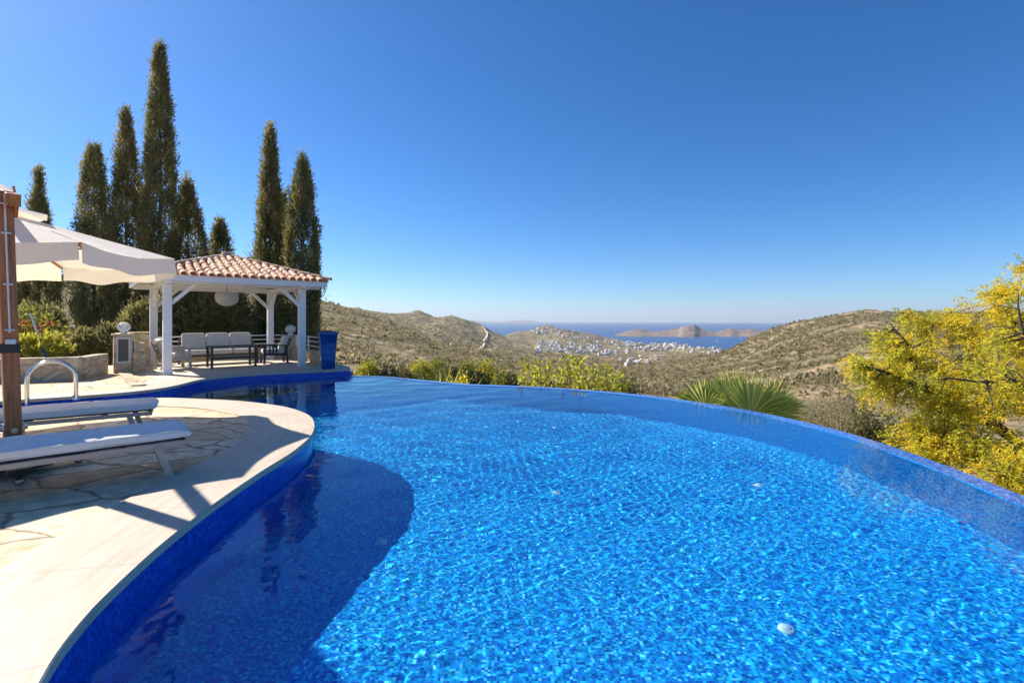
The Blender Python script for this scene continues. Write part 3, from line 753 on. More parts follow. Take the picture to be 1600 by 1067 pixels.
for k in range(3):
    x = -.70+.70*k
    MB().box((x, 0, .42), (.685, .74, .16), bevel=.05).build('seat_cushion', M['cushion'], t)
    MB().box((x, .30, .76), (.68, .19, .56), Euler((R(-12), 0, 0)), bevel=.075).build('back_cushion', M['cushion'], t)

t = thing('coffee_table', 'dark brown slatted coffee table with a lower shelf in front of the sofa', 'coffee table', gz(.05, -.42), GR)
for x in (-.60, .60):
    for y in (-.36, .36): MB().box((x, y, .32), (.065, .065, .64), bevel=.006).build('leg', M['dark_metal'], t)
m = MB()
for k in range(7): m.box((0, -.36+k*.12, .657), (1.30, .105, .032), bevel=.006)
m.build('tabletop', M['brown_metal'], t)
m = MB().box((0, -.36, .30), (1.14, .04, .05)).box((0, .36, .30), (1.14, .04, .05))
for k in range(9): m.box((-.52+k*.13, 0, .31), (.09, .68, .025))
m.build('shelf', M['dark_metal'], t)

# ------------------------------------------------------------------ low walls, railing, lamps, planter
def wall_mesh(path, th_, z0, z1, jag=.02, seed=1):
    P = np.array([(p[0], p[1]) for p in path], float); N = normals2(P); n = len(P); r = np.random.default_rng(seed)
    A = P+N*th_/2; B = P-N*th_/2; tz = z1+r.uniform(-jag, jag, n)
    m = MB(); vs = [(*A[i], z0) for i in range(n)]+[(*A[i], tz[i]) for i in range(n)]+[(*B[i], tz[i]) for i in range(n)]+[(*B[i], z0) for i in range(n)]
    fs = []
    for c_ in range(3): fs += [(c_*n+i, c_*n+i+1, (c_+1)*n+i+1, (c_+1)*n+i) for i in range(n-1)]
    fs += [(0, n, 2*n, 3*n), (n-1, 4*n-1, 3*n-1, 2*n-1)]
    return m.add(vs, fs)
t = thing('stone_wall', 'curved honey coloured stone wall behind the left armchair of the gazebo', 'stone wall', (-12.0, 15.2, 0))
p1 = catmull([(-11.1, 13.95), (-11.55, 14.45), (-12.1, 15.1), (-12.45, 15.9), (-12.3, 16.6)], 8)
wall_mesh(p1, .30, -.4, 1.02, .015, 2).build('wall', M['stone_wall'], t, True)
m = MB()
for i in range(0, len(p1)-2, 3): m.beam((*p1[i], 1.055), (*p1[min(i+3, len(p1)-1)], 1.055), .36, .05, bevel=.012)
m.build('cap', M['travertine'] if False else M['stone_wall'], t, True)
t = thing('stone_pillar', 'stepped honey stone pillar at the open end of the terrace wall', 'pillar', (-11.0, 13.75, 0), GR)
MB().box((0, 0, .47), (.42, .44, 1.14), bevel=.02).build('shaft', M['stone_wall'], t)
MB().box((0, 0, 1.07), (.50, .50, .055), bevel=.012).build('cap', M['stone_wall'], t)
m = MB().box((.36, -.05, .28), (.30, .42, .56), bevel=.02).box((.36, -.05, .70), (.26, .38, .27), bevel=.02); m.build('block', M['stone_wall'], t)
m = MB().box((0, -.231, .98), (.30, .02, .035)).box((0, -.231, .30), (.30, .02, .035)).box((-.135, -.231, .64), (.035, .021, .72)).box((.135, -.231, .64), (.035, .021, .72)); m.build('niche_frame', M['pale_paint'], t)
m = MB().box((0, -.226, .64), (.22, .016, .60)); m.build('niche_panel', M['brown_metal'], t)

t = thing('low_stone_wall', 'low brown stone wall with white rails running behind the sofa', 'stone wall', (-10.5, 18.0, 0))
p2 = [(-12.25, 16.78), (-11.6, 17.4), (-10.7, 18.15), (-9.7, 18.95), (-8.98, 19.2)]
p2 = catmull(p2, 5)
wall_mesh(p2, .28, -.6, .40, .02, 3).build('wall', M['stone_wall'], t, True)
def rails(path, t, zs, post_at):
    for z in zs: MB().tube([(p[0], p[1], z) for p in path], .022, 8).build('rail', M['white_metal'], t, True)
    for i in post_at: MB().beam((path[i][0], path[i][1], .38), (path[i][0], path[i][1], zs[-1]), .04, .04, up=(1, 0, 0)).build('rail_post', M['white_metal'], t, True)
rails(p2, t, (.56, .72, .88), (0, 6, 12, len(p2)-1))
t = thing('low_stone_wall', 'low brown stone wall with white rails between the lamp pillar and the blue planter', 'stone wall', (-7.3, 17.3, 0))
p3 = catmull([(-8.35, 18.75), (-7.7, 18.05), (-6.9, 17.0), (-6.2, 16.0), (-5.85, 15.35)], 5)
wall_mesh(p3, .28, -.6, .40, .02, 4).build('wall', M['stone_wall'], t, True)
rails(p3, t, (.56, .72, .88), (1, 7, 13, len(p3)-1))
t = thing('stone_pillar', 'stone pillar carrying a round lamp behind the right armchair', 'pillar', (-8.66, 19.02, 0), GR)
MB().box((0, 0, .15), (.44, .44, 1.4), bevel=.02).build('shaft', M['stone_wall'], t)
MB().box((0, 0, .87), (.52, .52, .05), bevel=.012).build('cap', M['stone_wall'], t)

def globe(label, loc, r):
    t = thing('globe_lamp', label, 'lamp', loc)
    MB().lathe([(r*.55, 0), (r*.55, .03), (r*.4, .05), (r*.4, .07)], 20).build('base', M['white_metal'], t)
    MB().lathe([(r*math.sin(PI*k/16), .05+r*.9-r*.9*math.cos(PI*k/16)) for k in range(17)], 28).build('globe', M['lamp_glass'], t)
    MB().lathe([(.0, .06), (r*.16, .08), (r*.16, .05+r*.7), (r*.28, .05+r*.8), (r*.28, .05+r*1.05), (0, .05+r*1.25)], 16).build('bulb', M['bulb'], t)
globe('round glass globe lamp on the stepped stone pillar left of the gazebo', (-10.95, 13.72, 1.098), .155)
globe('round glass globe lamp on the pillar behind the right armchair', (-8.66, 19.02, .896), .19)

t = thing('tall_planter', 'tall tapering blue glazed planter at the end of the terrace by the pool', 'planter', (-5.58, 14.72, .014))
def sq(h, z, r=.14, seg=5):
    out = []
    for cx_, cy_, a0 in ((1, 1, 0), (-1, 1, PI/2), (-1, -1, PI), (1, -1, 1.5*PI)):
        for k in range(seg):
            an = a0+PI/2*k/(seg-1); out.append((cx_*(h-h*r)+h*r*math.cos(an), cy_*(h-h*r)+h*r*math.sin(an), z))
    return out
m = MB(); prof = [(.17, 0), (.185, .02), (.20, .3), (.225, .7), (.25, 1.0), (.272, 1.02), (.275, 1.10), (.262, 1.115), (.225, 1.11), (.215, 1.0)]
rings = [sq(h, z) for h, z in prof]; n = len(rings[0]); vs = [Matrix.Rotation(.5, 3, 'Z') @ Vector(v) for r_ in rings for v in r_]
m.add(vs, [(i*n+k, i*n+(k+1) % n, (i+1)*n+(k+1) % n, (i+1)*n+k) for i in range(len(rings)-1) for k in range(n)], 0, True); m.build('pot', M['blue_glaze'], t)
m = MB(); m.add([Matrix.Rotation(.5, 3, 'Z') @ Vector(v) for v in sq(.218, 1.04)], [tuple(range(n))]); m.build('soil', M['soil'], t)
r = np.random.default_rng(5); k = 260
P = np.c_[r.uniform(-.2, .2, (k, 2)), np.full(k, 1.04)]; D = unit(np.c_[r.normal(0, .5, (k, 2)), np.ones(k)])
V, Fc = cards(P, D, r.uniform(.08, .17, k), .016, r, .4)
np_mesh('plant', V, Fc, M['olive'], t, np.repeat(r.uniform(0, .5, k), 4))

# ------------------------------------------------------------------ sun loungers
def make_lounger(label, loc, rz):
    t = thing('sun_lounger', label, 'sun lounger', loc, rz, 'sun loungers under the parasol')
    m = MB()
    for y in (-.32, .32): m.beam((.05, y, .308), (2.0, y, .308), .03, .048, bevel=.005)
    for x in (.04, .5, 1.2, 1.97): m.beam((x, -.32, .305), (x, .32, .305), .035, .05)
    m.build('frame', M['taupe_metal'], t)
    for x0, x1 in ((.25, .15), (1.62, 1.74)):
        for y in (-.335, .335): MB().beam((x0, y, .30), (x1, y, 0), .056, .032, up=(0, 1, 0), bevel=.004).build('leg', M['taupe_metal'], t)
    MB().box((1.0, 0, .343), (1.94, .62, .014)).build('sling', M['black'], t)
    # mattress: rounded pad that droops a little over the foot end
    m = MB(); nx, seg = 90, 24; vs = []
    for i in range(nx+1):
        u = i/nx; x = -.03+2.03*u
        e = min(1, max(0, min(u, 1-u))*2.03/.07); s = math.sqrt(max(0, 1-(1-e)**2)) if e < 1 else 1
        s = max(s, .05)
        top = .040*s+.012*math.sin(PI*u); zc = .392-.015*max(0, 1-u/.05)
        for k in range(seg):
            an = 2*PI*k/seg; c_, s_ = math.cos(an), math.sin(an)
            sgn = lambda q: (abs(q)**.38)*(1 if q >= 0 else -1)
            vs.append((x, .325*sgn(c_)*(1-.03*(1-s)), zc+(top if s_ > 0 else .041*s)*sgn(s_)*.98+.004*math.sin(x*9+c_*3)-(.013*(math.exp(-((x-.66)/.018)**2)+math.exp(-((x-1.3)/.018)**2)) if s_ > -.2 else 0)))
    m.add(vs, [(i*seg+k, i*seg+(k+1) % seg, (i+1)*seg+(k+1) % seg, (i+1)*seg+k) for i in range(nx) for k in range(seg)], 0, True)
    m.add(vs[:seg], [tuple(range(seg-1, -1, -1))]); m.add(vs[-seg:], [tuple(range(seg))])
    mt = m.build('mattress', M['mattress'], t)
    for zz in (.424, .362):
        MB().tube([(x, y, zz) for x, y in catmull([(.03, -.27), (.0, -.2), (.0, .2), (.03, .27), (.09, .318), (.5, .322), (1.4, .322), (1.9, .318), (1.97, .27), (1.985, 0), (1.97, -.27), (1.9, -.318), (1.4, -.322), (.5, -.322), (.09, -.318), (.03, -.27)], 4)], .0055, 6).build('piping', M['mattress'], mt)
    return t
make_lounger('nearest sun lounger with pale grey mattress in the parasol shade', (-3.36, 4.98, .004), math.atan2(-.66, -.75))
make_lounger('second sun lounger, its mattress in full sun beside the ladder rails', (-4.73, 6.45, .004), math.atan2(-.56, -.83))

# ------------------------------------------------------------------ parasol
MP = Vector((-4.86, 4.74, 0)); CC = Vector((-7.16, 6.66, 0))
t = thing('cantilever_parasol', 'large cream octagonal cantilever parasol on a varnished wooden mast', 'parasol', MP, math.atan2(CC.y-MP.y, CC.x-MP.x))
AL = (CC-MP).length
m = MB().box((0, 0, .115), (1.06, .16, .05), bevel=.008).box((0, 0, .116), (.16, 1.06, .048), bevel=.008).box((0, 0, .10), (.52, .52, .05), bevel=.01); m.build('base', M['iron'], t)
for sx, sy in ((.48, 0), (-.48, 0), (0, .48), (0, -.48)):
    c_ = MB().box((sx, sy, .086), (.05, .09, .02)).beam((sx-.03, sy, .045), (sx-.03, sy, .08), .012, .05).beam((sx+.03, sy, .045), (sx+.03, sy, .08), .012, .05).build('caster', M['iron'], t)
    mm = Matrix.Translation((sx, sy, .0395)) @ Matrix.Rotation(PI/2, 4, 'Y')
    def whl(prof): 
        w_ = MB().lathe(prof, 20); w_.v = [tuple(mm @ Vector(v)) for v in w_.v]; return w_
    whl([(.030, -.022), (.039, -.018), (.039, .018), (.030, .022)]).build('tyre', M['wheel_red'], c_)
    whl([(0, -.024), (.029, -.023), (.029, .023), (0, .024)]).build('hub', M['wheel_white'], c_)
lean = Vector((.045, .045, 0))
bt, tp = Vector((0, 0, .38)), Vector((.055, .06, 2.74))
MB().beam(bt, tp, .122, .122, up=(0, 1, 0), bevel=.012).build('mast', M['mast_wood'], t)
m = MB().box((0, 0, .25), (.13, .13, .26), bevel=.01)
for s in (-1, 1): m.box((0, s*.070, .41), (.12, .012, .16)).tube([(0, s*.07, .44), (0, s*.10, .44)], .022, 12).tube([(s*.06, 0, .43), (s*.098, 0, .43)], .026, 12)
m.build('foot_bracket', M['steel'], t)
cz = 1.22
ck = MB().box((.024, .026, cz), (.15, .15, .09), bevel=.012).build('crank_box', M['iron'], t)
# outward face of the mast towards the viewer
fv_ = (to_local(t).to_3x3() @ Vector((.75, -.66, 0))).normalized()
off = fv_*.105
MB().box(Vector((.02, .02, cz+.065))+fv_*.05, (.075, .075, .05), bevel=.01).build('crank_knob', M['pale_paint'], ck)
a0 = bt.lerp(tp, .42)+fv_*.088; a1 = bt.lerp(tp, .985)+fv_*.088
MB().tube([a0, a0.lerp(a1, .5)+Vector((.004, 0, 0)), a1], .0075, 8).build('cord', M['rope'], t)
for f in (.02, .35, .72, .93): 
    p = a0.lerp(a1, f); s_ = Vector((-fv_.y, fv_.x, 0))
    MB().tube([p-s_*.035, p, p+s_*.035], .010, 6).build('cleat', M['pale_paint'], t)
# head bracket, arm, strut
hz = 3.24
m = MB()
s_ = Vector((0, .078, 0))
for s in (-1, 1): m.beam(tp+s_*s+Vector((-.10, 0, -.20)), tp+s_*s+Vector((.24, 0, .06)), .028, .13, bevel=.006)
m.build('head_bracket', M['mast_wood'], t)
MB().beam(tp+Vector((-.18, -.05, -.10)), (AL+.12, 0, hz+.14), .11, .12, bevel=.01).build('arm', M['mast_wood'], t)
MB().tube([tp+Vector((0, -.11, -.06)), tp+Vector((0, .11, -.06))], .013, 10).build('pivot_bolt', M['iron'], t)
# canopy: eight panels, slightly sagging, with hanging valance flaps and a vent cap
ct = Vector((AL, 0, 0)); CRr, RZ, KZ = 2.14, 2.43, 2.98
a_off = -t.rotation_euler[2]+PI/8
def cr(k, rad, z): an = a_off+k*PI/4; return ct+Vector((rad*math.cos(an), rad*math.sin(an), z))
m = MB(); NS, NT_ = 8, 8; VR = .46
for k in range(8):
    vs = []
    for i in range(NS+1):
        f = i/NS; rad = VR*.8+(CRr-VR*.8)*f
        for j in range(NT_+1):
            u = j/NT_
            p = cr(k, rad, 0).lerp(cr(k+1, rad, 0), u)
            sag = -.09*math.sin(PI*u)*f*(1-.2*f); inw = 1-.035*math.sin(PI*u)*f
            q = ct+(p-ct)*inw
            vs.append((q.x, q.y, KZ-.06+(RZ-KZ+.06)*f+.035*math.sin(PI*f)*0+sag+.006*math.sin(u*17+k)*f))
    m.add(vs, [(i*(NT_+1)+j, i*(NT_+1)+j+1, (i+1)*(NT_+1)+j+1, (i+1)*(NT_+1)+j) for i in range(NS) for j in range(NT_)], 0, True)
canopy = m.build('canopy', M['canopy'], t)
for k in range(8):
    m = MB(); vs = []; rj = random.Random(k+40)
    for i in range(4):
        f = i/3
        for j in range(17):
            u = .012+.976*j/16
            p = cr(k, CRr, 0).lerp(cr(k+1, CRr, 0), u); q = ct+(p-ct)*((1-.035*math.sin(PI*u))*(1+.01*f))
            wv_ = .022*math.sin(u*9+k*1.7)*f; o_ = (q-ct).normalized()*wv_
            z = RZ-.09*.8*math.sin(PI*u)
            vs.append((q.x+o_.x, q.y+o_.y, z-(.235+.02*math.sin(u*12+k))*f))
    m.add(vs, [(i*17+j, i*17+j+1, (i+1)*17+j+1, (i+1)*17+j) for i in range(3) for j in range(16)], 0, True)
    m.build('valance', M['canopy'], canopy)
m = MB()
for k in range(8):
    vs = []
    for i in range(4):
        f = i/3
        for j in range(6):
            u = j/5; p = cr(k, .05+(VR+.16-.05)*f, 0).lerp(cr(k+1, .05+(VR+.16-.05)*f, 0), u)
            vs.append((p.x, p.y, KZ+.13-.13*f-.05*f*math.sin(PI*u)))
    m.add(vs, [(i*6+j, i*6+j+1, (i+1)*6+j+1, (i+1)*6+j) for i in range(3) for j in range(5)], 0, True)
m.build('vent', M['canopy'], t)
for k in range(8): MB().beam(cr(k, .10, KZ-.12), cr(k, CRr-.02, RZ-.03), .026, .04, bevel=.004).build('rib', M['mast_wood'], t)
for k in range(8): MB().beam(cr(k, .08, KZ-.52), cr(k, CRr*.52, (KZ+RZ)/2-.09), .022, .03).build('strut', M['mast_wood'], t)
MB().tube([ct+Vector((0, 0, KZ-.62)), ct+Vector((0, 0, hz+.12))], .04, 14).lathe([(.04, KZ-.62), (.10, KZ-.58), (.10, KZ-.46), (.04, KZ-.44)], 18, ct).lathe([(.04, KZ-.2), (.12, KZ-.17), (.12, KZ-.07), (.04, KZ-.05)], 18, ct).build('hub', M['mast_wood'], t)

# ------------------------------------------------------------------ pool ladder rails
vd = Vector((-.69, .73, 0)).normalized(); sd = Vector((.73, .69, 0)).normalized()
t = thing('ladder_rails', 'pair of arched steel ladder rails at the pool end behind the second lounger', 'pool ladder', (-8.53, 9.02, -.15))
for k in (0, 1):
    c_ = Vector((-8.53, 9.02, 0))+vd*(k-.5)*.46; pts = []
    w_, h_ = .33, .72
    pts.append(c_-sd*w_+Vector((0, 0, -.75))); pts.append(c_-sd*w_+Vector((0, 0, h_-w_)))
    for i in range(1, 12): an = PI-PI*i/12; pts.append(c_+sd*w_*math.cos(an)+Vector((0, 0, h_-w_+w_*math.sin(an))))
    pts.append(c_+sd*w_+Vector((0, 0, h_-w_))); pts.append(c_+sd*w_+Vector((0, 0, .004)))
    ra = MB().tube(pts, .029, 14).build('rail', M['steel'], t, True)
    MB().lathe([(.055, .0), (.055, .02), (.03, .035), (.026, .04)], 18, c_+sd*w_+Vector((0, 0, .008))).build('flange', M['steel'], t, True)
for z in (-.35, -.6): 
    MB().beam(Vector((-8.53, 9.02, z))-sd*.33-vd*.23, Vector((-8.53, 9.02, z))-sd*.33+vd*.23, .09, .025).build('step', M['steel'], t, True)

# ------------------------------------------------------------------ planted bed at the left
t = thing('raised_bed', 'raised stone planting bed behind the ladder rails, full of yellow green leaves', 'planting bed', (-11.3, 11.9, 0), R(20))
MB().box((-.9, .0, .27), (3.0, .30, .60), bevel=.03).box((.53, .75, .27), (.28, 1.3, .58), bevel=.03).build('wall', M['stone_wall'], t)
MB().box((-.9, .85, .26), (2.5, 1.36, .46)).build('soil', M['soil'], t)
def blob_plant(name, label, cat, base, size, mat, nclump, per, L, W, seed, group=None, stem=True, up=.4, stem_mat=None, flat=1.0, lift=.45):
    """a bush: leaf clumps spread through an egg-shaped crown over a forked stem"""
    r = np.random.default_rng(seed); base = Vector(base)
    t = thing(name, label, cat, base, r.uniform(0, 6.28)*0, group)
    sx, sy, sz = size; cen = np.array([base.x, base.y, base.z+sz*(lift+.1)])
    c = unit(r.normal(size=(nclump, 3)))*(r.uniform(.25, 1, (nclump, 1))**.45)
    lump = 1+.22*np.sin(c[:, 0]*5+seed)*np.cos(c[:, 1]*6+seed*2)+r.normal(0, .07, nclump)
    c = c*lump[:, None]*np.array([sx/2, sy/2, sz*.55]); c[:, 2] = np.maximum(c[:, 2], -sz*lift*.98)
    cr_ = r.uniform(.15, .85, nclump)
    P = np.repeat(c+cen, per, 0)+r.normal(0, 1, (nclump*per, 3))*np.array([sx, sy, sz])*.055*flat
    D = unit(np.repeat(unit(c), per, 0)*.6+r.normal(0, .7, (nclump*per, 3))+np.array([0, 0, up]))
    n = len(P)
    leaves('foliage', P, D, L*r.uniform(.7, 1.3, n), W*r.uniform(.7, 1.3, n), .55*np.repeat(cr_, per)+.45*r.uniform(0, 1, n), mat, t, r)
    if stem:
        m = MB(); rr_ = random.Random(seed)
        for k in range(7):
            q = c[rr_.randrange(nclump)]*.8+np.array([0, 0, sz*(lift+.1)])
            m.tube([(rr_.uniform(-.03, .03), rr_.uniform(-.03, .03), -.1), tuple(q*.45+np.array([0, 0, .05*sz])), tuple(q)], [.02+.012*sz, .014+.006*sz, .006], 6)
        m.build('stem', stem_mat or M['bark'], t)
    return t
blob_plant('flowering_shrub', 'yellow green leafy shrub spilling over the raised stone bed', 'shrub', (-12.1, 12.5, .5), (1.3, 1.0, .6), M['yellowgreen'], 60, 16, .13, .07, 21, flat=1.1)
tt = blob_plant('bougainvillea', 'red and orange flowering shrub behind the raised stone bed', 'shrub', (-13.0, 13.2, .45), (1.2, 1.0, 1.15), M['green'], 110, 16, .10, .055, 22)
r = np.random.default_rng(9); n = 200
P = np.c_[r.normal(-12.8, .33, n), r.normal(13.0, .25, n), r.uniform(.8, 1.55, n)]; D = unit(r.normal(size=(n, 3))+np.array([.3, -.5, .5]))
leaves('flowers', P, D, r.uniform(.05, .10, n), r.uniform(.04, .07, n), r.uniform(0, 1, n), M['flower'], tt, r)['kind'] = 'stuff'
t = thing('leaning_pole', 'pale pole with a blue lower half leaning in the raised bed', 'pole', pt(72, 0, 12.2).xy.to_3d()+Vector((0, 0, .49)))
A = Vector((pt(72, 0, 12.2).x, 12.2, .49)); B = Vector((pt(48, 0, 12.4).x, 12.4, zof(490, 12.4)))
MB().tube([A.lerp(B, .44), B], .022, 10).build('shaft', M['pale_paint'], t, True)
MB().tube([A, A.lerp(B, .45)], [.05, .032], 10).build('sleeve', M['blue_paint'], t, True)

# ------------------------------------------------------------------ cypresses
def cypress(label, x, top, d, wpx, seed, dens=1.0, peak=.75, base_z=-.3, low=0.0):
    r = np.random.default_rng(seed); z1 = zof(top, d); Rm = wpx*.86/2/F*d; base = Vector((px(x, d), d, base_z)); H = z1-base_z
    t = thing('cypress_tree', label, 'cypress', base, 0, 'cypresses behind the gazebo')
    n = int(2*PI*Rm*H*.62*33*dens); per = 36
    ts = r.uniform(.01, .985, n*3); prof = lambda q: np.minimum(1, ((1-q)/.62)**peak)*np.minimum(1, .85+q*2)
    ts = ts[r.uniform(0, 1, n*3) < .2+.8*prof(ts)][:n]; n = len(ts)
    an = r.uniform(0, 2*PI, n)
    lump = 1+.36*fbm(ts*H*.55+seed*3.1, np.cos(an)*1.1+np.sin(an)*.7+seed, 4, seed % 40)
    rad = Rm*prof(ts)*lump*(.52+.50*r.uniform(0, 1, n)**.6)
    out = r.uniform(0, 1, n) < .085; rad[out] *= r.uniform(1.15, 1.5, out.sum())
    cpos = np.stack([rad*np.cos(an), rad*np.sin(an), ts*H], -1)
    radial = np.stack([np.cos(an), np.sin(an), np.zeros(n)], -1)
    cv = np.clip(.46+.42*fbm(ts*H*1.1, an*2, 3, 5)+r.normal(0, .15, n), 0, 1)
    brown = (r.uniform(0, 1, n) < .07); cv[brown] = .95
    P = np.repeat(cpos, per, 0)+r.normal(0, 1, (n*per, 3))*np.array([.075, .075, .17])*(d/22)
    D = unit(np.repeat(radial, per, 0)*.55+r.normal(0, .38, (n*per, 3))+np.array([0, 0, .95]))
    N = len(P)
    leaves('foliage', P+np.array(base), D, r.uniform(.09, .21, N)*(d/22), r.uniform(.024, .05, N)*(d/22), .72*np.repeat(cv, per)+.28*r.uniform(0, 1, N), M['cypress'], t, r, .45)
    m = MB(); rt = .04+.008*H*.6
    m.tube([(0, 0, -.3), (0, 0, H*.3), (.02, 0, H*.65), (0, 0, H*.97)], [rt, rt*.75, rt*.42, .012], 8); m.build('trunk', M['bark'], t)
    m = MB(); rr_ = random.Random(seed)
    for k in range(int(H*9)):
        q = cpos[rr_.randrange(n)]; m.tube([(0, 0, max(.1, q[2]-.7*Rm)), tuple(q*np.array([.6, .6, 1])-np.array([0, 0, .12])), tuple(q+np.array([0, 0, .2]))], [.022, .014, .004], 4, 0, False)
    m.build('branches', M['bark'], t)
    return t
cypress('slim sparse cypress poking up over the parasol at the far left', 60, 262, 24, 60, 1, .8, 1.0)
cypress('bushy blunt topped cypress left of the two taller ones, over the parasol canopy', 147, 226, 23, 56, 2, 1.0, .55)
cypress('ragged cypress with a stray side twig, second tallest of the left clump', 197, 166, 23, 62, 3, .95, .85)
cypress('tallest cypress, rising far above the gazebo roof and all the others', 250, 68, 22.5, 56, 4, 1.1, .62)
cypress('broad pointed cypress directly behind the left slope of the gazebo roof', 293, 278, 23.5, 74, 5, .9, .8)
cypress('short cypress just peeping over the top of the gazebo roof', 344, 345, 25, 62, 6, .9, .7)
cypress('slender cypress, taller and left of the pair right of the gazebo roof', 422, 192, 23, 56, 7, 1.15, .85)
cypress('thin low cypress squeezed between the pair right of the gazebo roof', 443, 300, 24.5, 30, 8, 1.1, .7)
cypress('cypress at the right end of the row, beside the open hill view', 472, 243, 22, 62, 9, 1.2, .62)

# clipped dark evergreen shrubs at the foot of the trees
for i, (x, top, d, wpx, lab) in enumerate([(55, 480, 18.5, 76, 'dark evergreen shrub behind the red flowers at the far left'), (128, 522, 17.2, 56, 'dark evergreen shrub behind the arched ladder rails'),
        (174, 515, 17.6, 60, 'dark evergreen shrub just left of the stepped stone pillar'), (226, 478, 18.2, 62, 'dark evergreen shrub behind the curved stone wall'),
        (292, 440, 20.0, 100, 'dark evergreen shrub behind the left half of the sofa'), (348, 448, 20.6, 84, 'dark evergreen shrub behind the right half of the sofa')]):
    z1 = zof(top, d); s = wpx/F*d
    blob_plant('evergreen_shrub', lab, 'shrub', (px(x, d), d, -.45), (s, s*.8, (z1+.45)/1.15), M['cypress'], int(380*s)+60, 22, .20, .045, 60+i, 'evergreen shrubs behind the terrace', True, .9, None, 1.0, .5)

# ------------------------------------------------------------------ bushes beyond the overflow edge
def bush(name, label, x, top, d, wpx, mat, seed, L=.10, W=.05, dens=1.0, below=None, up=.4):
    z1 = zof(top, d); X = px(x, d); zb = float(terrain(np.array([X]), np.array([d]))[0])-.15 if below is None else below
    s = wpx/F*d; h = z1-zb
    blob_plant(name, label, 'bush', (X, d, zb), (s, s*.9, h/1.12), mat, int(max(60, 130*s*max(1, h)*dens)), 14, L, W, seed, 'bushes below the overflow edge', True, up)
G = 'bushes below the overflow edge'
for i, (x, top, d, wpx, mt, lab) in enumerate([
    (574, 565, 24, 36, 'yellowgreen', 'round yellow green bush nearest the blue planter'),
    (607, 573, 22, 44, 'olive', 'olive green bush just right of the round yellow green one'),
    (633, 574, 25, 34, 'olive', 'small grey olive bush left of the grassy tuft, behind the pale rocky patch'),
    (656, 564, 26, 38, 'yellowgreen', 'rounded golden green bush above the grassy tuft'),
    (683, 562, 28, 34, 'green', 'small mid green bush behind the spiky grass tuft'),
    (706, 567, 22, 46, 'olive', 'dark brownish olive bush right of the grassy tuft'),
    (731, 565, 25, 40, 'green', 'leafy green bush between the dark olive bush and the yellow tipped one'),
    (760, 566, 23, 44, 'yellowgreen', 'yellow tipped bush left of the tall leafy shrub'),
    (742, 582, 18, 50, 'olive', 'low dark bush close behind the far overflow edge'),
    (787, 577, 20, 44, 'green', 'dense green bush left of the vine like shrub'),
    (804, 586, 18, 26, 'olive', 'small dark bush at the foot of the vine like shrub'),
    (722, 592, 16.5, 46, 'yellow', 'low golden bush touching the far overflow edge'),
    (985, 592, 17, 40, 'olive', 'low dull green bush right of the vine like shrub'),
    (1030, 600, 16, 50, 'dry', 'dry brown bush left of the fan palm'),
    (1265, 622, 15, 70, 'dry', 'dry straw coloured bush right of the fan palm'),
    (1318, 600, 16, 90, 'dry', 'twiggy dry bush left of the golden tree'),
    (1365, 640, 11, 90, 'olive', 'olive bush below the golden tree behind the overflow edge'),
    (1300, 655, 11.5, 60, 'dry', 'low dry bush at the curved overflow edge'),
    (1440, 668, 9.0, 90, 'yellowgreen', 'yellow green bush under the long bare branch'),
    ]):
    bush('bush', lab, x, top, d, wpx, M[mt], 100+i, .12 if mt != 'dry' else .09, .05 if mt != 'dry' else .02)
# vine-like shrub: tall loose stems with broad leaves
t = thing('broad_leaf_shrub', 'tall loose shrub with broad yellow green leaves beyond the middle of the overflow edge', 'shrub', (px(890, 15.5), 15.5, -3.2))
r = np.random.default_rng(31); P = []; cv = []; m = MB(); b0 = np.array(t.location)
for k in range(58):
    x = r.uniform(812, 975); d = r.uniform(14.2, 16.8); top = r.choice([556, 562, 570, 578, 585])+r.uniform(-2, 8)+abs(x-890)*.06
    e = np.array([px(x, d), d, zof(top, d)]); s = np.array([px(x+r.normal(0, 12), d), d+r.normal(0, .2), -3.3]); mid = (s+e)/2+r.normal(0, .12, 3)
    m.tube([tuple(s-b0), tuple(mid-b0), tuple(e-b0)], [.022, .014, .005], 5, 0, False)
    c0 = r.uniform(.1, .9)
    for q in range(70):
        f = r.uniform(.35, 1.0); p = (1-f)**2*s+2*f*(1-f)*mid+f*f*e if False else (mid+(e-mid)*(2*f-1) if f > .5 else s+(mid-s)*2*f)
        P.append(p+r.normal(0, .11, 3)); cv.append(.5*c0+.5*r.uniform())
P = np.array(P); n = len(P); D = unit(r.normal(size=(n, 3))+np.array([0, -.2, .1]))
leaves('foliage', P, D, r.uniform(.08, .17, n), r.uniform(.07, .13, n), np.array(cv), M['yellowgreen'], t, r, .45)
m.build('stems', M['bark'], t)
# spiky grass tuft
t = thing('spiky_tuft', 'spiky bright green tuft of sword leaves beyond the far overflow edge', 'plant', (px(688, 16.5), 16.5, -2.9))
r = np.random.default_rng(33); n = 90
P = np.c_[r.normal(px(688, 16.5), .22, n), r.normal(16.5, .2, n), np.full(n, -2.2)]; D = unit(np.c_[r.normal(0, .30, n), r.normal(0, .3, n), np.ones(n)])
leaves('blades', P, D, r.uniform(1.6, 2.55, n), .055, r.uniform(.3, 1, n), M['palm'], t, r, .35)
MB().tube([(0, 0, -.1), (0, 0, .9)], [.12, .09], 8).build('stem', M['bark'], t)

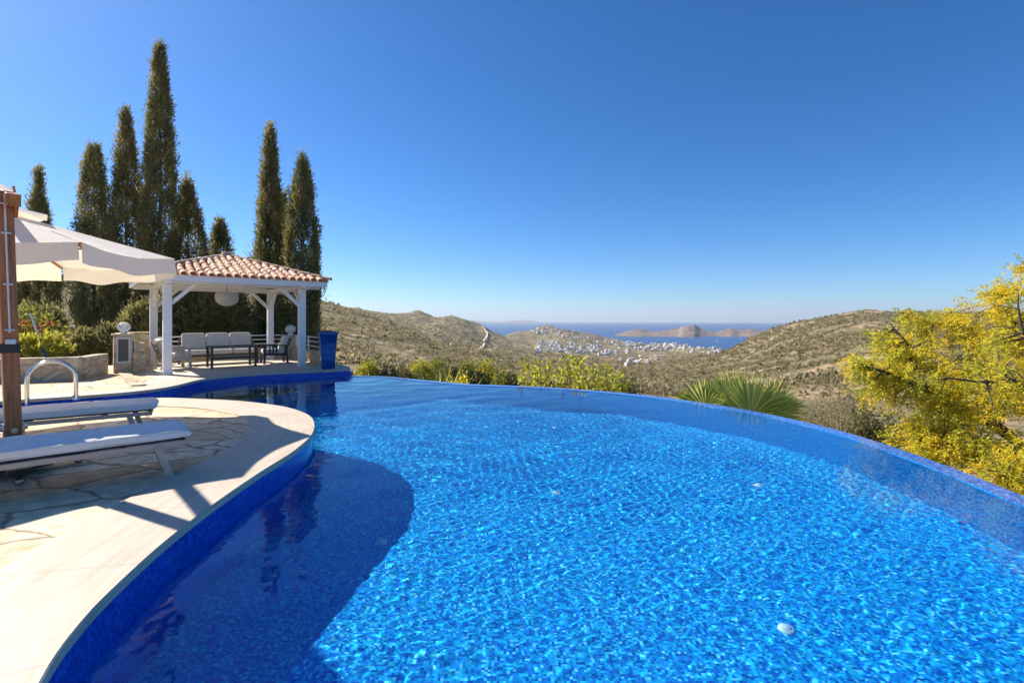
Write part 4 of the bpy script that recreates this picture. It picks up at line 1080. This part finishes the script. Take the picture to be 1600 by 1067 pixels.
# ------------------------------------------------------------------ fan palm
t = thing('fan_palm', 'green fan palm with stiff pleated fronds rising behind the overflow edge', 'palm', (px(1160, 10.9), 10.9, -4.0))
b0 = Vector(t.location); r = np.random.default_rng(41); crown = Vector((px(1160, 10.9), 10.9, -1.75))
MB().tube([(0, 0, -.2), (0, 0, 1.2), (0, 0, 2.2)], [.19, .16, .14], 14).build('trunk', M['dark_bark'], t)
for i, (x, y, d, ang, spread, Lb, tilt) in enumerate([(1102, 642, 10.9, 42, 80, .80, .12), (1172, 652, 10.2, 8, 78, 1.02, .05), (1196, 654, 10.3, -38, 56, 1.0, .05), (1142, 632, 11.9, 12, 74, .94, -.15), (1080, 636, 11.4, 58, 52, .52, .15), (1206, 648, 11.6, -50, 46, .82, -.05)]):
    h = pt(x, y, d); m = MB(); nb = 34; an0 = R(ang)
    vw = Vector((h.x, h.y, 0)).normalized(); rt = Vector((vw.y, -vw.x, 0)); upv = (Vector((0, 0, 1))+vw*-tilt).normalized()
    V = []; Fc = []; rn_ = []
    for k in range(nb):
        a = an0+R(spread)*(k/(nb-1)*2-1)*1.0
        dr = (-rt*math.sin(a)+upv*math.cos(a)).normalized(); ln = Lb*(1-.22*abs(k/(nb-1)*2-1)**2)*r.uniform(.9, 1.08)
        sdv = dr.cross(vw).normalized(); fold = vw*(.02 if k % 2 else -.02)
        w0 = ln*R(spread)*2/nb*.50
        p1 = h+dr*ln*.62; p2 = h+dr*ln+Vector((0, 0, -.07*abs(math.sin(a))-.02))+vw*r.normal(0, .03)
        q = len(V); V += [h, p1+sdv*w0*.62+fold, p2, p1-sdv*w0*.62-fold]; Fc.append((q, q+1, q+2, q+3)); rn_ += [r.uniform(.25, .95)]*4
    f_ = np_mesh('frond', np.array([tuple(v-b0) for v in V]), np.array(Fc), M['palm'], t, np.array(rn_))
    MB().tube([crown-b0, crown.lerp(h, .5)-b0+Vector((0, 0, -.03)), h-b0], [.022, .016, .013], 6).build('stalk', M['palm'], f_)

# ------------------------------------------------------------------ golden tree at the right
t = thing('golden_tree', 'large golden yellow autumn tree with dark bare limbs at the right edge', 'tree', (px(1640, 8.2), 8.2, -4.6))
b0 = np.array(t.location); r = np.random.default_rng(51)
limbs = [[(1640, 900, 8.2), (1625, 740, 8.2), (1560, 668, 8.0), (1520, 652, 7.9), (1478, 632, 7.8), (1450, 608, 7.7), (1420, 597, 7.6), (1385, 582, 7.5), (1350, 572, 7.6)],
         [(1625, 740, 8.2), (1615, 660, 8.3), (1600, 560, 8.4), (1585, 505, 8.6), (1572, 462, 8.7)],
         [(1615, 660, 8.3), (1560, 600, 8.6), (1540, 565, 8.8), (1500, 520, 9.0), (1440, 500, 9.2), (1410, 490, 9.2)],
         [(1640, 800, 8.2), (1560, 740, 7.4), (1500, 700, 7.2), (1460, 690, 7.2)],
         [(1640, 760, 8.2), (1660, 640, 7.6), (1640, 560, 7.4), (1600, 520, 7.4), (1590, 470, 7.5)],
         [(1660, 640, 7.6), (1600, 598, 7.0), (1530, 596, 6.9), (1480, 590, 7.0)],
         [(1450, 608, 7.7), (1430, 570, 7.9), (1420, 540, 8.0), (1390, 505, 8.2)],
         [(1660, 620, 7.8), (1680, 530, 8.0), (1655, 455, 8.2), (1625, 428, 8.3)], [(1640, 820, 8.2), (1610, 770, 6.6), (1570, 745, 6.2)]]
m = MB(); LP = []
for li, l in enumerate(limbs):
    c = catmull([tuple(pt(*p)) for p in l], 6); n = len(c); r0 = (.11, .045, .045, .05, .06, .034, .022, .03, .05)[li]
    m.tube([tuple(p-b0) for p in c], list(np.linspace(r0, .010, n)), 8)
    LP += [tuple(p) for p in c[n//6:]]
LP = np.array(LP)
bl = [(1560, 500, 8.6, .75), (1600, 480, 8.4, .8), (1500, 545, 8.6, .85), (1430, 505, 9.0, .42), (1400, 545, 8.2, .42), (1365, 580, 7.7, .42), (1395, 610, 7.6, .5), (1450, 575, 8.0, .6), (1540, 600, 7.4, .9), (1600, 580, 7.6, .9),
      (1470, 655, 7.4, .55), (1530, 680, 7.2, .7), (1600, 680, 6.8, .8), (1560, 735, 6.4, .55), (1450, 700, 7.2, .4), (1630, 520, 8.0, .9), (1660, 620, 7.4, 1.0), (1620, 760, 6.2, .6), (1500, 610, 8.4, .7), (1505, 495, 8.8, .42), (1570, 462, 8.7, .32), (1420, 650, 7.8, .45), (1350, 615, 8.2, .3), (1490, 650, 7.6, .5), (1420, 690, 7.6, .35), (1385, 545, 8.0, .3), (1592, 416, 8.4, .10), (1340, 575, 7.8, .25), (1530, 720, 6.8, .45)]
P = []; cv = []; Dl = []
tw = MB()
for (x, y, d, rad) in bl:
    c0 = np.array(pt(x, y, d)); k = int(24*rad**1.7*1.6)+7
    for q in range(k):
        e = c0+unit(r.normal(size=3))*rad*r.uniform(.25, 1)**.6*np.array([1, 1, .85])
        s = LP[np.argmin(((LP-e)**2).sum(1))]; L_ = np.linalg.norm(e-s); mid = (s+e)/2+np.array([0, 0, .12*L_])+r.normal(0, .05, 3)
        tw.tube([tuple(s-b0), tuple(mid-b0), tuple(e-b0)], [.010, .007, .003], 4, 0, False)
        cc = r.uniform(.05, .95)
        nt_ = r.integers(5, 9)
        for w_ in range(nt_):
            f = r.uniform(.35, 1.0); o = (mid+(e-mid)*(2*f-1)) if f > .5 else s+(mid-s)*2*f
            dv = unit(r.normal(size=3)+np.array([0, 0, -.15])); ln = r.uniform(.14, .30)
            j = np.arange(20); pos = o+dv*(j[:, None]/20*ln)+r.normal(0, .012, (20, 3))-np.array([0, 0, 1])*(j[:, None]/20)**2*.06
            P.append(pos); cv.append(np.full(20, .62*cc)+.38*r.uniform(0, 1, 20)); Dl.append(unit(dv*.5+r.normal(0, .8, (20, 3))))
P = np.concatenate(P); cv = np.concatenate(cv); Dl = np.concatenate(Dl); n = len(P)
leaves('foliage', P, Dl, r.uniform(.032, .066, n), r.uniform(.013, .025, n), cv, M['yellow'], t, r, .5)
m.build('trunk', M['dark_bark'], t); tw.build('twigs', M['dark_bark'], t)

# ------------------------------------------------------------------ maquis on the hillsides: one uncountable mass
r = np.random.default_rng(61)
n = 120000
u = r.uniform(-260, 1750, n); dd = np.exp(r.uniform(math.log(38), math.log(2700), n))
X = px(u, dd); Zt = terrain(X, dd); keep = Zt > SEA+2
cl = fbm(X/16, dd/16, 4, 50)+.7*fbm(X/90, dd/90, 3, 60); keep &= cl > -.26+r.normal(0, .14, n)
keep &= ~((u < 520) & (dd < 36))
X, dd, Zt = X[keep], dd[keep], Zt[keep]; n = len(X)
sz = r.uniform(.45, 1.2, n)*np.clip(.36+dd*.0030, .42, 2.6)*(1+.7*(r.uniform(0, 1, n) < .10))
per = 12
c = unit(r.normal(size=(n*per, 3)))*r.uniform(.35, 1, (n*per, 1))**.5; S_ = np.repeat(sz, per)
P = np.stack([np.repeat(X, per)+c[:, 0]*S_*1.1, np.repeat(dd, per)+c[:, 1]*S_*1.1, np.repeat(Zt, per)+np.abs(c[:, 2])*S_*.85], -1)
D = unit(c*np.array([1, 1, .8])+r.normal(0, .5, c.shape)+np.array([0, 0, .35]))
V, Fc = cards(P-D*(S_*.3)[:, None], D, S_*r.uniform(.6, 1.0, len(S_)), S_*r.uniform(.4, .75, len(S_)), r)
o = np_mesh('hillside_scrub', V, Fc, M['shrub'], None, np.repeat(np.clip(.7*np.repeat(r.uniform(0, 1, n), per)+.3*r.uniform(0, 1, n*per), 0, 1), 4))
tag(o, 'grey green maquis scrub dotted over the hillsides', 'scrub', None, 'stuff')

# ------------------------------------------------------------------ track, town, boats
for pts_ in ([(750, 512), (755, 514), (759, 519), (761, 524), (759, 530), (756, 535)], [(757, 538), (755, 543), (751, 547), (746, 550)]):
    H_ = [hit(x, y, 400, 2400) for x, y in pts_]; H_ = [h for h in H_ if h]
    if len(H_) > 2:
        c = catmull([tuple(h) for h in H_], 6); N = normals2(c); wd_ = c[:, 1]*.0015; z = np.maximum(terrain(c[:, 0]+N[:, 0]*wd_, c[:, 1]+N[:, 1]*wd_), terrain(c[:, 0]-N[:, 0]*wd_, c[:, 1]-N[:, 1]*wd_))+3.0
        n = len(c); m = MB(); m.add([(c[i, 0]+N[i, 0]*wd_[i], c[i, 1]+N[i, 1]*wd_[i], z[i]) for i in range(n)]+[(c[i, 0]-N[i, 0]*wd_[i], c[i, 1]-N[i, 1]*wd_[i], z[i]) for i in range(n)], [(i, i+1, n+i+1, n+i) for i in range(n-1)])
        tag(m.build('road', M['dirt_road']), kind='structure')

def house_mesh(k):
    rr_ = random.Random(k); m = MB(); w_, d_, h_ = rr_.uniform(9, 17), rr_.uniform(8, 12), rr_.choice([3.4, 6.4, 6.6, 7])
    m.box((0, 0, h_/2-3), (w_, d_, h_+6)); m.box((0, 0, h_+.25), (w_+.5, d_+.5, .4))
    w2 = w_*rr_.uniform(.35, .6); sx = rr_.choice([-1, 1])
    m.box((sx*(w_-w2)/2, .6, h_+.45+1.4), (w2, d_*.7, 2.8))
    if k % 3 == 0:
        x0, x1, y0, y1, z0 = -w2/2-.5, w2/2+.5, -d_*.35-.1, d_*.35+1.3, h_+3.28; o_ = sx*(w_-w2)/2
        m.add([(o_+x0, y0, z0), (o_+x1, y0, z0), (o_+x1, y1, z0), (o_+x0, y1, z0), (o_, y0+2, z0+1.5), (o_, y1-2, z0+1.5)], [(0, 1, 4), (1, 2, 5, 4), (2, 3, 5), (3, 0, 4, 5)], 2)
    for fl in range(1 if h_ < 4 else 2):
        nw = int(w_/3)
        for i in range(nw):
            x = -w_/2+(i+.5)*w_/nw; m.box((x, -d_/2-.03, 1.6+fl*3.1), (1.2, .1, 1.5), None, 1)
            m.box((x, d_/2+.03, 1.6+fl*3.1), (1.2, .1, 1.5), None, 1)
        for y in (-d_/4, d_/4): m.box((-w_/2-.03, y, 1.6+fl*3.1), (.1, 1.2, 1.5), None, 1); m.box((w_/2+.03, y, 1.6+fl*3.1), (.1, 1.2, 1.5), None, 1)
    o = m.build('house', [M['house_wall'], M['house_window'], M['house_roof']]); return o
protos = [house_mesh(k) for k in range(8)]; used_ = [False]*8
r = np.random.default_rng(71)
zones = [((828, 905), (512, 521), 48, 'tiny pale house in the rows on the rounded headland', 'houses on the rounded headland', .72, 2000),
         ((845, 935), (522, 530), 26, 'tiny pale house scattered below the rounded headland', 'houses below the rounded headland', .72, 1700),
         ((838, 908), (534, 554), 62, 'small white house in the dense cluster at the foot of the headland', 'houses at the foot of the headland', .86, 900),
         ((908, 985), (533, 556), 56, 'small white house in the middle of the valley town', 'houses in the middle of the town', .86, 900),
         ((975, 1075), (533, 548), 74, 'small white house in the dense quarter by the bay', 'houses by the bay', .95, 1500),
         ((1078, 1142), (541, 553), 34, 'small white house on the slope where the right hill meets the bay', 'houses at the foot of the right hill', .74, 800),
         ((960, 1030), (556, 572), 14, 'larger pale villa in front of the valley town', 'villas in front of the town', .7, 500),
         ((690, 800), (530, 556), 4, 'lone pale house in the scrub left of the town', 'lone houses in the scrub', .5, 600)]
for (xr, yr, cnt, lab, grp, sc_, dmin) in zones:
    done = 0; tries = 0
    while done < cnt and tries < cnt*8:
        tries += 1
        h = hit(r.uniform(*xr), r.uniform(*yr), dmin, 3400, 220)
        if h is None or h.z < SEA+2: continue
        k = int(r.integers(0, 8))
        if not used_[k]: o = protos[k]; used_[k] = True
        else: o = protos[k].copy(); C.objects.link(o)
        o.location = h; o.rotation_euler = (0, 0, r.choice([0, .3, -.4, .8, 1.57])+r.normal(0, .1)); s = sc_*r.uniform(.8, 1.25); o.scale = (s, s, s)
        tag(o, lab, 'house', grp); done += 1
for k in range(8):
    if not used_[k]: bpy.data.objects.remove(protos[k])
def boat(label, x, y, L, mast):
    d = F*(EYE-SEA)/(y-HY); t = thing('sailing_boat' if mast else 'motor_boat', label, 'boat', (px(x, d), d, SEA), R(20 if mast else 70))
    m = MB(); sec = [(-.5, .11, .055), (-.2, .15, .06), (.15, .14, .065), (.38, .07, .075), (.5, .003, .085)]
    vs = []
    for f, w_, h_ in sec: vs += [(f*L, -w_*L, h_*L+.3), (f*L, -w_*.6*L, -.4), (f*L, w_*.6*L, -.4), (f*L, w_*L, h_*L+.3)]
    m.add(vs, [(i*4+k, i*4+k+1, (i+1)*4+k+1, (i+1)*4+k) for i in range(4) for k in range(3)]+[(i*4+3, i*4, (i+1)*4, (i+1)*4+3) for i in range(4)]+[(0, 3, 2, 1)]); m.build('hull', M['boat_hull'], t)
    MB().box((-.08*L, 0, .085*L+.3), (.36*L, .14*L, .07*L), bevel=.02*L).build('cabin', M['boat_hull'], t)
    if mast: MB().tube([(0.05*L, 0, .06*L), (.05*L, 0, 1.35*L)], .012*L, 8).tube([(.05*L, 0, .22*L), (-.38*L, 0, .22*L)], .010*L, 8).build('mast', M['boat_hull'], t)
boat('white sailing boat with a bare mast in the bay off the town', 1121, 534, 26, True)
boat('white motor boat near the shore of the long island, right of its rocky peak', 1128, 529.6, 30, False)
boat('white motor boat furthest right off the long island', 1157, 530.2, 34, False)

# ------------------------------------------------------------------ haze: one closed box of even pale air
hb = bpy.data.materials.new('haze_air'); hb.use_nodes = True; hn_ = hb.node_tree; hn_.nodes.remove(hn_.nodes['Principled BSDF'])
pv = hn_.nodes.new('ShaderNodeVolumePrincipled'); pv.inputs['Color'].default_value = (.78, .87, 1.0, 1); pv.inputs['Density'].default_value = 5.0e-5; pv.inputs['Anisotropy'].default_value = .2
hn_.links.new(pv.outputs[0], hn_.nodes['Material Output'].inputs['Volume'])
HZ0, HZ1, HX = SEA-12, 330.0, 24000.0
m = MB(); m.box((0, 0, (HZ0+HZ1)/2), (2*HX, 2*HX, HZ1-HZ0)); o = m.build('haze', hb); tag(o, 'thin pale haze over the bay and the far hills', 'haze', None, 'stuff')
